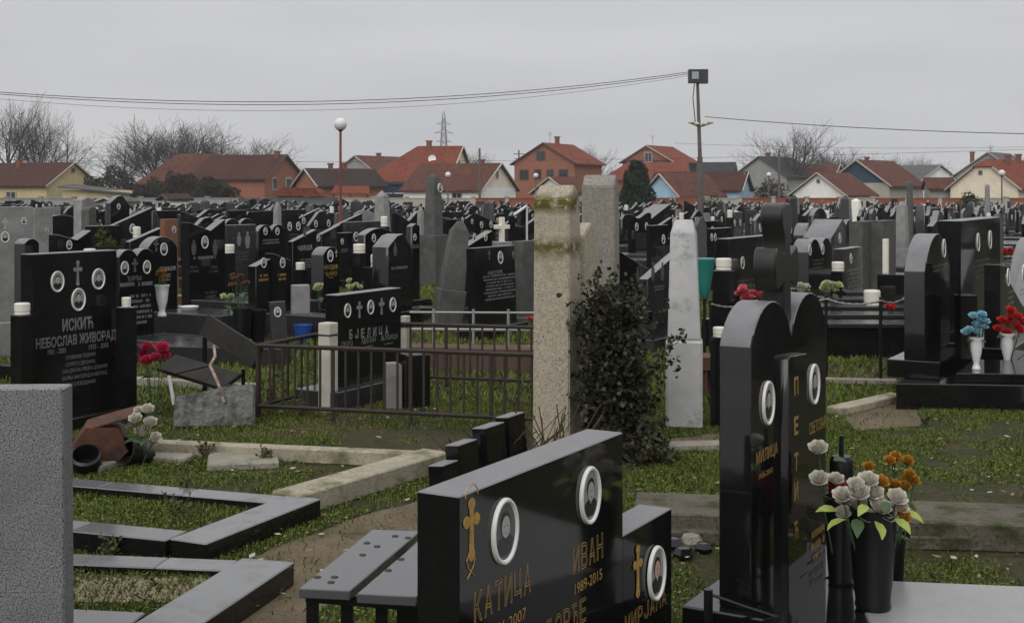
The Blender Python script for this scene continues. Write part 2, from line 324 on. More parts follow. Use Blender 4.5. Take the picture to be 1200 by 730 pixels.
class Stone:
    """front-left corner at pixel pxl, depth Y ; front-right corner at pixel pxr ; a = row direction"""
    def __init__(s, name, label, pxl, pxr, Y, ytop, kind='flat', a=60, th=.1, m=BLK, z0=0., cat='gravestone', group=None, base=(.12, .12, .14), tilt=0, lean=0, bev=.004, ztop=None, ledger=None, w=None, bmat=None):
        s.a = R(a); s.Y = Y; s.X = xp(pxl, Y); k = (pxr - 600) / FPX
        s.w = w or (k * Y - s.X) / (math.cos(s.a) - k * math.sin(s.a)); s.th = th; s.m = m; s.z0 = z0
        h = (ztop if ztop else zp(ytop, Y)); s.h = h
        d = Vector((math.cos(s.a), math.sin(s.a), 0)); n = Vector((math.sin(s.a), -math.cos(s.a), 0))
        c = Vector((s.X, Y, 0)) + d * s.w / 2 - n * th / 2; c.z = z0; s.c = c
        s.root = thing(name, label, cat, c, group=group, rot=(R(lean), R(tilt), s.a))
        bh = base[2] if base else 0; s.bh = bh
        s.slab = obj('slab', slab_mesh(kind, s.w, h - z0 - bh, th, bev), cap_of(m), s.root, (0, 0, bh))
        if base:
            obj('plinth', MB().box((0, 0, bh / 2), (s.w + base[0] * 2, th + base[1] * 2, bh)).mesh('plinth', bevel=.006), bmat or m, s.root)
        if ledger:
            Lg, hh = ledger
            obj('ledger', MB().box((0, -th / 2 - base[1] - Lg / 2, hh / 2), (s.w + base[0] * 2 - .02, Lg, hh)).mesh('ledger', bevel=.008), LED, s.root)
    def u(s, px):
        k = (px - 600) / FPX; u = (k * s.Y - s.X) / (math.cos(s.a) - k * math.sin(s.a)); return u - s.w / 2, s.Y + u * math.sin(s.a)
    def at(s, px, py):
        u, Y = s.u(px); return u, zp(py, Y) - s.z0, Y
    def portrait(s, px, py, hpx, far=False, skin=False, bgd=False, dy=0):
        u, z, Y = s.at(px, py); sc = hpx / FPX * Y; return s.portrait_uz(u, z, sc, far, skin, bgd, dy)
    def portrait_uz(s, u, z, sc, far=False, skin=False, bgd=False, dy=0):
        y = -s.th / 2 - .001 - dy
        if far: return obj('portrait', PFAR, [WHT, PBG, PDK, PFC], s.root, (u, y, z), sc=(sc, sc * .6, sc))
        p = obj('portrait', RIM, WHT, s.root, (u, y, z), sc=(sc, sc * .9, sc))
        obj('photo', PHOTO, [PBD if bgd else PBG, PDK, PSK if skin else PFC, PDK if bgd else PFC], p); return p
    def text(s, st, px1, px2, yt, yb, m=ENG, ow=0, dy=0, name='inscription'):
        u1, Y1 = s.u(px1); u2, _ = s.u(px2); zt, zb = zp(yt, Y1) - s.z0, zp(yb, Y1) - s.z0
        me = text_mesh(st, ow)
        return obj(name, me, m, s.root, (u1, -s.th / 2 - .0015 - dy, zb), sc=(u2 - u1, .06, zt - zb))
    def letters(s, st, px1, px2, yt, yb, m=GOLD, ow=.014):
        u1, Y1 = s.u(px1); u2, _ = s.u(px2); zt, zb = zp(yt, Y1) - s.z0, zp(yb, Y1) - s.z0; n = len(st); st_ = (u2 - u1) / n
        for i, ch in enumerate(st): obj('letter', text_mesh(ch, ow), m, s.root, (u1 + st_ * i, -s.th / 2 - .0015, zb), sc=(st_ * .78, .06, zt - zb))
    def lines(s, px1, px2, y1, y2, n, m=ENGD, seed=1, fill=.55, dy=0):
        u1, Y1 = s.u(px1); u2, _ = s.u(px2); za, zb = zp(y1, Y1) - s.z0, zp(y2, Y1) - s.z0
        return s.lines_uz(u1, u2, za, zb, n, m, seed, fill, dy)
    def lines_uz(s, u1, u2, za, zb, n, m=ENGD, seed=1, fill=.55, dy=0):
        return obj('inscription', word_lines(u1, u2, za, zb, n, seed, fill), m, s.root, (0, -s.th / 2 - .002 - dy, 0), kind='stuff')
    def cross(s, px, py, hpx, style='lobed', m=ENGD, wr=.6, dy=0):
        u, z, Y = s.at(px, py); h = hpx / FPX * Y
        return obj('cross', MB().prism(cross_outline(style, h, h * wr), -.001, .001), m, s.root, (u, -s.th / 2 - .002 - dy, z))
    def figure(s, px, py, hpx, m=ENGD):           # faint engraved full-length likeness
        u, z, Y = s.at(px, py); h = hpx / FPX * Y; return s.figure_uz(u, z, h, m)
    def figure_uz(s, u, z, h, m=ENGD):
        P = [(-.12, -.5), (.12, -.5), (.2, -.2), (.22, .1), (.14, .22), (.05, .26), (.1, .34), (.1, .44), (0, .5), (-.1, .44), (-.1, .34), (-.05, .26), (-.14, .22), (-.22, .1), (-.2, -.2)]
        return obj('engraved_figure', MB().prism([(x * h, q * h) for x, q in P], -.001, .001), m, s.root, (u, -s.th / 2 - .002, z))
def word_lines(u1, u2, za, zb, n, seed=1, fill=.55):
    rr = random.Random(seed); m = MB(); lh = (za - zb) / n
    for i in range(n):
        z = za - lh * (i + fill / 2); lw = rr.uniform(.72, 1) * (u2 - u1); x = (u1 + u2) / 2 - lw / 2; e = x + lw; ch = lh * fill
        while x < e:
            cw = ch * rr.uniform(.45, .75)
            if rr.random() < .14: x += cw; continue
            s_ = ch * .16
            k = rr.random()
            for a in ((0, s_), (cw * .72 - s_, cw * .72)):           # two stems and a bar: letter-like strokes
                m.add([(x + a[0], 0, z - ch / 2), (x + a[1], 0, z - ch / 2), (x + a[1], 0, z + ch / 2), (x + a[0], 0, z + ch / 2)], [(0, 1, 2, 3)])
            zb_ = z + (ch / 2 - s_ if k < .4 else (-s_ / 2 if k < .75 else -ch / 2))
            m.add([(x + s_, 0, zb_), (x + cw * .72 - s_, 0, zb_), (x + cw * .72 - s_, 0, zb_ + s_), (x + s_, 0, zb_ + s_)], [(0, 1, 2, 3)])
            x += cw
    return m.mesh('inscription', smooth=0)

def box_part(name, root, c, d, m, bevel=.004, rot=(0, 0, 0)):
    return obj(name, MB().box((0, 0, 0), d).mesh(name, bevel=bevel), m, root, c, rot)
def kerb(name, label, p, q, wd, h, m, side=1, z0=0, parent=None, group=None, seg=None):
    """bar from p to q (world, outer edge); body lies on one side of the line"""
    p = Vector((p[0], p[1], 0)); q = Vector((q[0], q[1], 0)); d = q - p; ln = d.length; a = math.atan2(d.y, d.x)
    c = (p + q) / 2 + Vector((-math.sin(a), math.cos(a), 0)) * side * wd / 2
    o = obj(name, MB().box((0, 0, h / 2), (ln, wd, h)).mesh(name, bevel=.008), m, parent, (c.x, c.y, z0), (0, 0, a))
    if label: tag(o, label, 'kerb', group)
    return o

# lantern / candle
LANT = MB().lathe([(.9, 0), (1, .1), (1, .28), (.88, .36), (.88, .42), (1, .5), (1.02, 1.45), (.92, 1.52), (.9, 1.58), (.3, 1.62)], 18).mesh('candle_cup')
def candle(label, p, r, m=CND, group='white grave candles', hs=1.):
    return obj('grave_candle', LANT, m, None, p, sc=(r, r, r * hs), label=label, cat='candle', group=group)

# flowers
def rose_mesh(n_ring=(3, 5, 6, 7), seed=1):
    rr = random.Random(seed); m = MB()
    for ri, n in enumerate(n_ring):
        for i in range(n):
            a = 2 * math.pi * (i + .5 * ri) / n + rr.uniform(-.25, .25); wd = math.pi / n * 1.3; vs = []; k = rr.uniform(.88, 1.12)
            for v in range(5):
                f = v / 4; z = (1.15 - .1 * ri) * k * math.sin(f * 1.7) * (1 if ri < 3 else .85); rad = .03 + .07 * ri + (.12 + .18 * ri) * math.sin(f * 2.0) + (.035 * ri * (v == 4)); tp = (.75, 1.0, 1.1, .9, .45)[v]
                for q in range(5):
                    s_ = q / 2 - 1; b_ = a + s_ * wd * tp; vs.append((rad * math.cos(b_) * (1 - .06 * s_ * s_), rad * math.sin(b_) * (1 - .06 * s_ * s_), z - .1 * s_ * s_ * f + rr.uniform(-.02, .02)))
            m.add(vs, [(v * 5 + q, v * 5 + q + 1, v * 5 + q + 6, v * 5 + q + 5) for v in range(4) for q in range(4)])
    return m.mesh('bloom', smooth=50)
ROSE = [rose_mesh(seed=i) for i in range(3)]
def leaf_mesh():
    vs = []; 
    for i, (f, w_) in enumerate(((0, .05), (.25, .28), (.55, .34), (.8, .2), (1, .02))):
        z = .35 * f - .45 * f * f; vs += [(f, -w_, z + .06 * (w_ > .1)), (f, 0, z), (f, w_, z + .06 * (w_ > .1))]
    m = MB().add(vs, [(i * 3 + q, i * 3 + q + 1, i * 3 + q + 4, i * 3 + q + 3) for i in range(4) for q in range(2)]); return m.mesh('leaf', smooth=60)
LEAFM = leaf_mesh()
def bouquet(label, base, blooms, leaves=(), group=None, name='bouquet', leafm=LEAF, stem=LEAFD):
    """blooms: (dx,dy,dz,r,material) ; leaves (dx,dy,dz,len,az) relative to the base point"""
    root = thing(name, label, 'flowers', base, group=group); rr = random.Random(len(label))
    for i, (x, y, z, r, m) in enumerate(blooms):
        d = Vector((x, y, max(.02, z))).normalized() + Vector((0, -.55, .1)); q = d.to_track_quat('Z', 'Y').to_euler()
        obj('bloom', ROSE[i % 3], m, root, (x, y, z), q, (r, r, r))
    sm = MB()
    for (x, y, z, r, m) in blooms: sm.tube((x * .12, y * .12, 0), (x, y, z + r * .1), .004, .003, 4)
    obj('stems', sm, stem, root)
    for (x, y, z, ln, az_) in leaves: obj('leaf', LEAFM, leafm, root, (x, y, z), (rr.uniform(-.4, .4), rr.uniform(-.1, .5), R(az_)), (ln, ln, ln))
    return root
def vase(label, p, h, r, m, group=None, style='cup', cat='vase'):
    prof = {'cup': [(.55, 0), (.6, .04), (.5, .1), (.38, .18), (.45, .26), (.7, .5), (.82, .75), (.88, .93), (1, .97), (1, 1), (.85, 1), (.8, .9)],
            'urn': [(.72, 0), (.78, .03), (.74, .08), (.84, .3), (.94, .6), (1, .9), (1.06, .96), (1.06, 1), (.94, 1), (.9, .9)],
            'bucket': [(.75, 0), (.78, .02), (.97, .93), (1.04, .94), (1.04, 1), (.93, 1), (.75, .05)],
            'low': [(.6, 0), (.7, .05), (.65, .15), (.95, .6), (1.05, .95), (1.0, 1), (.9, .85)]}[style]
    return obj('flower_vase', MB().lathe([(a * r, z * h) for a, z in prof], 24).mesh('vase'), m, None, p, label=label, cat=cat, group=group)
# --- SECTION A END
# ------------------------------------------------------------------ houses behind the cemetery
def wallm(n, c, c2=None): return mat(n, c, .9, .2, col2=c2 or tuple(x * .82 for x in c), vscale=1.2, patch=tuple(x * .6 for x in c), pscale=.9, plo=.62, phi=.8)
def roofm(n, c, c2): 
    m = mat(n, c, .9, .15, col2=c2, vscale=.7, vdetail=10, speck=tuple(x * .5 for x in c), sscale=3.5, slo=.48, shi=.7, patch=tuple(x * .62 + .02 for x in c), pscale=.35, plo=.5, phi=.72)
    t = m.node_tree; b = t.nodes['Principled BSDF']; wv = t.nodes.new('ShaderNodeTexWave'); wv.inputs['Scale'].default_value = 5; wv.inputs['Distortion'].default_value = .3
    cx = t.nodes.new('ShaderNodeTexCoord'); bu = t.nodes.new('ShaderNodeBump'); bu.inputs['Strength'].default_value = .9; bu.inputs['Distance'].default_value = .08
    t.links.new(cx.outputs['Object'], wv.inputs[0]); t.links.new(wv.outputs[0], bu.inputs['Height']); t.links.new(bu.outputs[0], b.inputs['Normal']); return m
W_YEL = wallm('yellow_render', (.55, .46, .25)); W_CRM = wallm('cream_render', (.8, .71, .55)); W_WHT = wallm('white_render', (.86, .85, .82)); W_GRY = wallm('grey_render', (.3, .3, .29))
W_BRK = wallm('orange_block_brick', (.3, .12, .068), (.24, .1, .06)); W_BLU = wallm('pale_blue_render', (.36, .55, .7)); W_NVY = wallm('dark_blue_boards', (.035, .06, .09)); W_DRK = wallm('dark_gable_boards', (.05, .05, .055))
W_CON = wallm('pale_wall_render', (.4, .38, .33))
R_RED = roofm('bright_red_tiles', (.27, .066, .034), (.33, .1, .055)); R_BRN = roofm('brown_red_tiles', (.15, .055, .036), (.21, .085, .058)); R_DRK = roofm('dark_brown_tiles', (.055, .04, .036), (.08, .055, .045))
R_OLD = roofm('weathered_red_tiles', (.12, .045, .03), (.085, .035, .027)); R_GRY = roofm('grey_sheets', (.16, .16, .155), (.2, .2, .19)); R_BLG = roofm('dark_green_grey_roof', (.05, .06, .058), (.07, .08, .075))
FRAME = mat('white_window_frame', (.36, .34, .31), .6); PANE = mat('dark_window_glass', (.02, .023, .026), .08, .6); BRICKC = wallm('chimney_brick', (.2, .085, .05)); TRIM = mat('pale_verge_board', (.4, .37, .32), .7); DTRIM = mat('dark_verge_board', (.06, .045, .04), .7)

def house(label, px, yr, ye, Y, th, Lr, W, wm, rm, gm_=None, hip=False, clip=0, wins=(), gwins=(), chim=(), trim=DTRIM, over=.45, name='house', dish=None, awin=None, cat='house'):
    """apex of the visible gable at pixel px,yr; ridge runs off in direction th for Lr metres; eaves at row ye"""
    hr, he = zp(yr, Y), zp(ye, Y); root = thing(name, label, cat, (xp(px, Y), Y, 0), R(th))
    hh = W / 2; ins = .35; he = (he + over * hr / hh) / (1 + over / hh)
    wl = MB().add([(ins, -hh, 0), (Lr, -hh, 0), (Lr, hh, 0), (ins, hh, 0), (ins, -hh, he), (Lr, -hh, he), (Lr, hh, he), (ins, hh, he)],
                  [(0, 1, 5, 4), (1, 2, 6, 5), (2, 3, 7, 6), (0, 4, 7, 3)])
    slope = (hr - he) / hh
    if not hip: wl.add([(Lr, -hh, he), (Lr, hh, he), (Lr, 0, hr - .05)], [(0, 1, 2)])
    obj('wall', wl.mesh('wall', smooth=0), wm, root)
    zc = hr - .05 - clip; yc = clip / slope
    gpts = [(-hh, he), (hh, he)] + ([(yc, zc), (-yc, zc)] if clip else [(0, hr - .05)])
    obj('gable', MB().add([(ins - .004, y, z) for y, z in gpts] + [(ins + .3, y, z) for y, z in gpts], [tuple(range(len(gpts)))[::-1], tuple(range(len(gpts), 2 * len(gpts)))]).mesh('gable', smooth=0), gm_ or wm, root)
    rf = MB(); ze = he - over * slope; ho = hh + over; tk = .16; x1 = Lr + .3
    xr1 = Lr - hh * .9 if hip else x1; cx = clip / slope * 1.1 if clip else 0
    for sgn in (-1, 1):
        P = [(0, sgn * ho, ze), (x1, sgn * ho, ze), (xr1, 0, hr), (cx, 0, hr)]
        if clip: P = [(0, sgn * ho, ze), (x1, sgn * ho, ze), (xr1, 0, hr), (cx, 0, hr), (0, sgn * yc, hr - clip)]
        n = len(P); vs = P + [(x, y, z - tk) for x, y, z in P]; 
        rf.add(vs, [tuple(range(n)), tuple(range(2 * n - 1, n - 1, -1))] + [(i, i + n, (i + 1) % n + n, (i + 1) % n) for i in range(n)])
    if clip: rf.add([(0, -yc, hr - clip), (0, yc, hr - clip), (cx, 0, hr)], [(0, 1, 2)])
    if hip: rf.add([(x1, -ho, ze), (x1, ho, ze), (xr1, 0, hr)], [(0, 1, 2)])
    r_ = obj('roof', rf.mesh('roof', smooth=0), rm, root)
    for sgn in (-1, 1): obj('verge_board', MB().tube((-.02, sgn * ho, ze - .08), (-.02, sgn * (yc + .02), hr - clip - .08), .08, .08, 4), trim, r_)
    for (cxx, cy, hgt, s_) in chim:
        s_ *= .72; hgt *= .85
        zr = hr - abs(cy) * slope
        ch = obj('chimney', MB().box((cxx, cy, zr + hgt / 2 - .4), (s_, s_, hgt + .8)).box((cxx, cy, zr + hgt), (s_ + .16, s_ + .16, .14)), BRICKC, r_)
    def window(c, wd, ht, face):
        if face == 'g':
            f = MB().box((ins - .04, c[0], c[1]), (.1, wd, ht)); q = MB().box((ins - .09, c[0] - wd * .22, c[1]), (.03, wd * .36, ht * .8)).box((ins - .09, c[0] + wd * .22, c[1]), (.03, wd * .36, ht * .8))
        else:
            yy = face * hh + face * .03
            f = MB().box((c[0], yy, c[1]), (wd, .1, ht)); q = MB().box((c[0] - wd * .22, yy + face * .05, c[1]), (wd * .36, .03, ht * .8)).box((c[0] + wd * .22, yy + face * .05, c[1]), (wd * .36, .03, ht * .8))
        f_ = obj('window', f, DTRIM if wm is W_BRK and Y > 140 else FRAME, root); obj('pane', q, PANE, f_)
    for (c0, c1, wd, ht) in gwins: window((c0, c1), wd, ht, 'g')
    for (c0, c1, wd, ht, face) in wins: window((c0, c1), wd, ht, face)
    if label.startswith(('dark gabled', 'large bright', 'cream house', 'two storey', 'brick house')):
        am = MB().tube((2, 0, hr - .1), (2, 0, hr + 1.3), .025, .02, 5)
        for q in range(4): am.tube((2 - .05, -.35 + .05 * q, hr + 1.25 - .13 * q), (2 + .05, .35 - .05 * q, hr + 1.25 - .13 * q), .014, .014, 4)
        obj('aerial', am, DTRIM, r_)
    if dish:
        dx, dy, dz, dr = dish
        dd = MB().lathe([(.02, 0), (dr * .5, .06 * dr), (dr, .25 * dr), (dr, .28 * dr), (dr * .5, .1 * dr), (.01, .05)], 18)
        q = obj('satellite_dish', dd, WHT, root, (dx, dy, dz), (R(75), 0, -R(th)))
        obj('mast', MB().tube((0, 0, 0), (0, -.5, -.1), .03), STEEL, q)
    return root
# side -1 / +1 of local y: for ridge running left (th~160) the camera sees local +y ; running right (th~50) it sees local -y
house('yellow house with dark red roof at the left edge', 88, 190, 218, 140, 154, 16, 7.5, W_YEL, R_OLD, chim=[(7.5, .8, .9, .7)], trim=TRIM, gwins=[(0, 4, .5, .6)], wins=[(5.5, 1.3, 1.6, .8, 1), (9, 1.3, 1.0, .9, 1)])
sh = thing('lean_to_shed', 'long low grey shed roof between yellow house and white hut', 'shed', (xp(72, 128), 128, 0), R(2))
box_part('wall', sh, (4, 2, .9), (8, 3.4, 1.8), W_YEL, 0)
obj('roof', MB().add([(-.3, -.3, 2.2), (8.6, -.3, 1.35), (8.6, 4.2, 1.5), (-.3, 4.2, 2.5), (-.3, -.3, 2.08), (8.6, -.3, 1.23), (8.6, 4.2, 1.38), (-.3, 4.2, 2.38)], [(0, 1, 2, 3), (7, 6, 5, 4), (0, 4, 5, 1), (1, 5, 6, 2), (2, 6, 7, 3), (3, 7, 4, 0)]).mesh('roof', smooth=0), R_GRY, sh)
house('low red hip roofed house left of the orange walled one, behind brown hedges', 257, 180, 222, 150, 176, 9.0, 9, W_BRK, R_BRN, hip=True)
house('brick house with dark brown roof and white framed gable window', 336, 181, 210, 138, 158, 9.5, 7.5, W_BRK, R_OLD, gm_=W_BRK, gwins=[(-.9, 2.3, 1.1, 1.9), (1.9, 2.5, .8, 1.4)], chim=[(.9, .5, .7, .6)], trim=DTRIM)
house('small orange gabled house with dark roof and two chimneys', 356, 197, 218, 128, 38, 8, 4.6, W_BRK, R_DRK, trim=TRIM, chim=[(3, -.1, .6, .5), (4.6, -.1, .7, .55)])
sh2 = thing('awning_shed', 'low bright red tiled shed in front of orange gable', 'shed', (xp(322, 122), 122, 0), 0)
box_part('wall', sh2, (2.2, 2, .9), (4.2, 3, 1.7), W_BRK, 0)
obj('roof', MB().prism([(-.3, 1.25), (4.6, 1.2), (3.8, 2.0), (.9, 2.1)], -.2, 4).mesh('roof', smooth=0), R_RED, sh2)
sh3 = thing('awning_shed', 'narrow red tiled canopy under the dark roof with chimneys', 'shed', (xp(388, 121), 121, 0), 0)
obj('roof', MB().add([(0, 0, 1.55), (3.6, 0, 1.5), (3.4, 2, 2.2), (.1, 2, 2.25), (0, 0, 1.45), (3.6, 0, 1.4), (3.4, 2, 2.1), (.1, 2, 2.15)], [(0, 1, 2, 3), (7, 6, 5, 4), (0, 4, 5, 1), (1, 5, 6, 2), (2, 6, 7, 3), (3, 7, 4, 0)]).mesh('roof', smooth=0), R_RED, sh3)
for x in (.2, 1.8, 3.4): obj('post', MB().box((x, .2, .74), (.14, .14, 1.48)), W_DRK, sh3)
house('grey gabled house with red roof behind the tall globe lamp', 415, 182, 202, 165, 57, 9, 6.2, W_GRY, R_BRN, trim=TRIM, chim=[(5, 0, .4, .6)])
house('large bright red roofed house with white satellite dish', 543, 171, 213, 146, 166, 10.2, 10.5, W_WHT, R_RED, gm_=W_CRM, hip=True, trim=TRIM, chim=[(4, .3, .9, .7)], gwins=[(.6, 4.6, .7, 1.1)], dish=(3.0, 2.3, 5.35, .45))
pc = thing('dark_porch', 'dark blue porch under the large bright red roof', 'porch', (xp(447, 134), 134, 0), 0)
box_part('wall', pc, (1.9, 2, 1.2), (3.6, 3, 2.4), W_NVY, 0); obj('roof', MB().prism([(-.3, 2.42), (4.3, 2.42), (3.6, 2.7), (.3, 2.7)], .2, 4), W_NVY, pc)
for x in (.1, 1.3, 2.5): box_part('rail', pc, (x + .5, .3, 1.5), (1.0, .06, .08), W_WHT, 0)
house('long white house with brown red roof and cream gable', 588, 191, 223, 128, 153, 9.2, 7.5, W_WHT, R_BRN, gm_=W_CRM, trim=TRIM, chim=[(2.2, .2, .5, .6)], gwins=[(.4, 3.4, .5, .9)], wins=[(3, 1.1, 1.2, 1.0, 1)])
house('two storey orange brick house with bright roof', 636, 167, 192, 150, 63, 8.5, 7.8, W_BRK, R_RED, gwins=[(2.6, 3.7, 1.2, 1.2), (.8, 3.7, .9, 1.2), (-.8, 3.7, .9, 1.2), (-2.5, 3.7, 1.2, 1.2), (.4, 5.9, 1.2, 1.1)], chim=[(4, 0, .9, .6)], trim=DTRIM)
house('small white gabled outbuilding before the orange brick house', 643, 207, 226, 124, 48, 5, 4.2, W_WHT, R_BRN, trim=TRIM)
house('dark gabled brick house behind the conifer', 757, 170, 190, 168, 58, 8, 7.2, W_DRK, R_RED, gm_=W_BRK, gwins=[(-.2, 6.2, 1.1, 1.4)], trim=TRIM)
house('wide red roofed house behind the conifer', 806, 190, 211, 158, 176, 10.5, 7, W_BRK, R_RED, hip=True)
house('blue walled house with long brown roof', 877, 201, 223, 130, 160, 9.5, 6.2, W_BLU, R_OLD, gm_=W_BLU, trim=TRIM, wins=[(2.6, .95, 1.4, .8, 1)], gwins=[(.2, 3.0, .7, 1.1)])
house('white blue gable with brown roof beside the conifer', 772, 203, 230, 126, 34, 6, 5.2, W_BLU, R_BRN, trim=TRIM)
house('dark green roofed house behind the blue house, farther right', 889, 183, 208, 172, 50, 9, 8, W_GRY, R_BLG, trim=DTRIM, chim=[(1.5, -.6, .9, .7)])
house('small grey roofed house behind the floodlight pole', 862, 190, 205, 180, 165, 6, 6, W_GRY, R_BLG, trim=DTRIM, chim=[(5, .2, .8, .6)])
house('white gabled house with red roof left of the dark blue gable', 957, 202, 229, 124, 47, 6.2, 5.6, W_WHT, R_BRN, trim=TRIM, gwins=[(0, 2.7, .35, .4)])
house('dark blue gabled house with brown red roof', 1003, 187, 218, 136, 48, 8.6, 7.2, W_CON, R_BRN, gm_=W_NVY, trim=TRIM, hip=False, chim=[(2.5, 0, .3, .5)])
house('far grey house behind the dark blue gable', 985, 192, 210, 175, 150, 8, 6, W_GRY, R_BRN, trim=TRIM)
house('far pale gabled house between blue gable and cream house', 1103, 193, 212, 180, 120, 8, 7.5, W_WHT, R_GRY, trim=TRIM)
house('cream house with clipped red roof at the right edge', 1151, 186, 222, 122, 47, 11, 6.6, W_CRM, R_RED, gm_=W_CRM, clip=.75, trim=TRIM, gwins=[(.3, 3.5, .4, .45)], chim=[(4.6, -.6, 1.0, .6), (8, -.3, .9, .6)])
house('grey gabled house behind the cream house', 1157, 178, 205, 160, 52, 9, 7.8, W_GRY, R_GRY, trim=TRIM, chim=[(1, 2.2, 1.7, .6)])
house('low red roofed annex left of the cream house', 1118, 208, 221, 127, 172, 2.6, 3, W_GRY, R_BRN, trim=TRIM)
house('small white tomb hut with dark roof left of the brown hedge', 190, 227, 233, 88, 40, 1.6, 1.6, W_WHT, R_DRK, trim=DTRIM, over=.15, gwins=[(.1, 1.0, .3, .5)], name='tomb_hut', cat='hut')
house('small white hut with a dark window under the shed roof', 122, 230, 236, 76, 60, 1.6, 1.8, W_WHT, R_GRY, trim=TRIM, over=.12, gwins=[(-.1, .95, .35, .6)], name='tomb_hut', cat='hut')

# boundary wall
bw = thing('boundary_wall', 'long low brick and plaster wall behind the cemetery', 'wall', (0, 100, 0), 0)
BRW = mat('old_red_brickwork', (.26, .09, .045), .9, .2, col2=(.2, .075, .04), vscale=2, patch=(.3, .26, .2), pscale=1.1, plo=.58, phi=.7)
GRW = mat('dark_rendered_wall', (.09, .09, .088), .9, .2, col2=(.13, .13, .125), vscale=2)
x = -42.; i = 0
while x < 44:
    px = 600 + FPX * (x + 1.3) / 100
    m_ = W_GRY if px < 280 else GRW if px < 405 else W_CON if px < 545 else (BRW if i % 4 != 2 else W_CON)
    obj('wall_panel', MB().box((x + 1.3, 0, .56), (2.36, .2, 1.12)).box((x + 1.3, 0, 1.15), (2.4, .3, .07)), m_, bw)
    obj('pilaster', MB().box((x, 0, .62), (.3, .3, 1.24)).box((x, 0, 1.27), (.4, .4, .07)), W_CON if px > 405 else m_, bw)
    x += 2.6; i += 1

# ------------------------------------------------------------------ winter trees
def bare_tree(seed, h, spread=.75, stems=1, lv=4):
    rr = random.Random(seed); tk, cr_ = MB(), MB()
    def grow(p, d, ln, r, lev):
        m = tk if lev == 0 else cr_; n = 4 if lev < 2 else 3 if lev < 4 else 2; q = p; rad = r; pts = [p]; ds = [d]
        for i in range(n):
            d = (d + Vector((rr.uniform(-1, 1), rr.uniform(-1, 1), rr.uniform(-.35, .75))) * (.1 if lev == 0 else .22)).normalized()
            e = q + d * ln / n; r2 = rad * (.86 if lev < 2 else .72); m.tube(q, e, rad, r2, 6 if lev == 0 else 4 if lev < 3 else 3, cap=False); q = e; rad = r2; pts.append(q); ds.append(d)
        if lev >= lv: return
        k = (7, 6, 5, 4, 3)[lev]; az0 = rr.uniform(0, 6.28)
        for i in range(k):
            f = .3 + .7 * (i + .7) / k if lev else .42 + .58 * (i + 1) / k; j = min(n, max(1, int(math.ceil(f * n)))); s0 = pts[j - 1].lerp(pts[j], min(1, f * n - j + 1)); dd = ds[j]
            ax = dd.orthogonal().normalized(); ax.rotate(Matrix.Rotation(az0 + i * 2.4 + rr.uniform(-.5, .5), 3, dd)); ang = rr.uniform(.55, 1.1) * spread if i < k - 1 else rr.uniform(.1, .3)
            nd = (dd * math.cos(ang) + ax * math.sin(ang) + Vector((0, 0, .1))).normalized()
            grow(s0, nd, ln * (rr.uniform(.7, .95) if lev == 0 else rr.uniform(.5, .75)), max(.016, rad * rr.uniform(.55, .76) * (1.3 if lev == 0 else 1)), lev + 1)
    for s_ in range(stems):
        a = 6.28 * s_ / stems + rr.random(); tl = .3 if stems > 1 else .05
        grow(Vector((math.cos(a) * .3 * (stems > 1), math.sin(a) * .3 * (stems > 1), 0)), Vector((math.cos(a) * tl, math.sin(a) * tl, 1)).normalized(), h * .38, .026 * h / (1 + .2 * (stems - 1)), 0)
    zm = max(v[2] for v in cr_.v); f = h / zm
    for m in (tk, cr_): m.v = [(x * f, y * f, z * f) for x, y, z in m.v]
    return tk.mesh('trunk', smooth=60), cr_.mesh('crown', smooth=0)
TREES = [bare_tree(11, 10, .85), bare_tree(23, 10, .85, 3), bare_tree(5, 10, 1.0), bare_tree(42, 10, .8, 2)]
def tree(k, px, ytop, Y, rz, label, wide=1., group='bare winter trees'):
    h = zp(ytop, Y); t_, c_ = TREES[k]; s_ = h / 10
    r = thing('bare_tree', label, 'tree', (xp(px, Y), Y, 0), R(rz), group); r.scale = (s_ * wide * 1.15, s_ * wide * 1.15, s_)
    obj('trunk', t_, BARK, r); obj('crown', c_, TWIG, r); return r
tree(0, 8, 106, 165, 20, 'tallest bare tree at the left edge above yellow house', .75)
tree(3, 46, 110, 162, 100, 'tall bare tree rising behind the yellow house chimney', .7)
tree(2, 78, 128, 170, 250, 'spreading bare tree right of the tallest one, over yellow house ridge', .6)
tree(2, 152, 148, 172, 200, 'bare tree at the left end of the round clump behind brown hedge', 1.1)
tree(1, 192, 134, 170, 310, 'broad bare tree in the middle of the round clump', 1.15)
tree(0, 222, 132, 174, 80, 'highest bare tree of the clump above red hip roof', 1.25)
tree(2, 268, 142, 176, 140, 'thin bare tree at the right end of the clump', 1.1)
tree(0, 297, 154, 182, 30, 'low bare tree over the brick house with white window', 1.2)
tree(0, 930, 138, 172, 10, 'tall lone bare tree left of the dark blue gable', 1.0)
tree(2, 905, 158, 178, 60, 'low bare tree over the dark green roof', 1.0)
tree(1, 968, 168, 200, 160, 'rounded bare tree behind the far grey house', 1.4)
tree(2, 1000, 172, 205, 190, 'bare tree behind the dark blue gable apex', 1.4)
tree(1, 1068, 178, 200, 290, 'bare tree right of the dark blue gabled house roof', 1.3)
tree(3, 694, 163, 180, 40, 'slender bare tree right of the two storey brick house', .9)
tree(2, 345, 180, 200, 120, 'bare tree far behind the orange gable', 1.1)
tree(1, 550, 172, 210, 220, 'bare tree behind the gable of the satellite dish house', 1.0)
tree(0, 1185, 176, 230, 10, 'faint bare tree behind the cream house roof', 1.2)
tree(2, 1030, 176, 240, 60, 'far bare tree over the dark blue house ridge', 1.5)

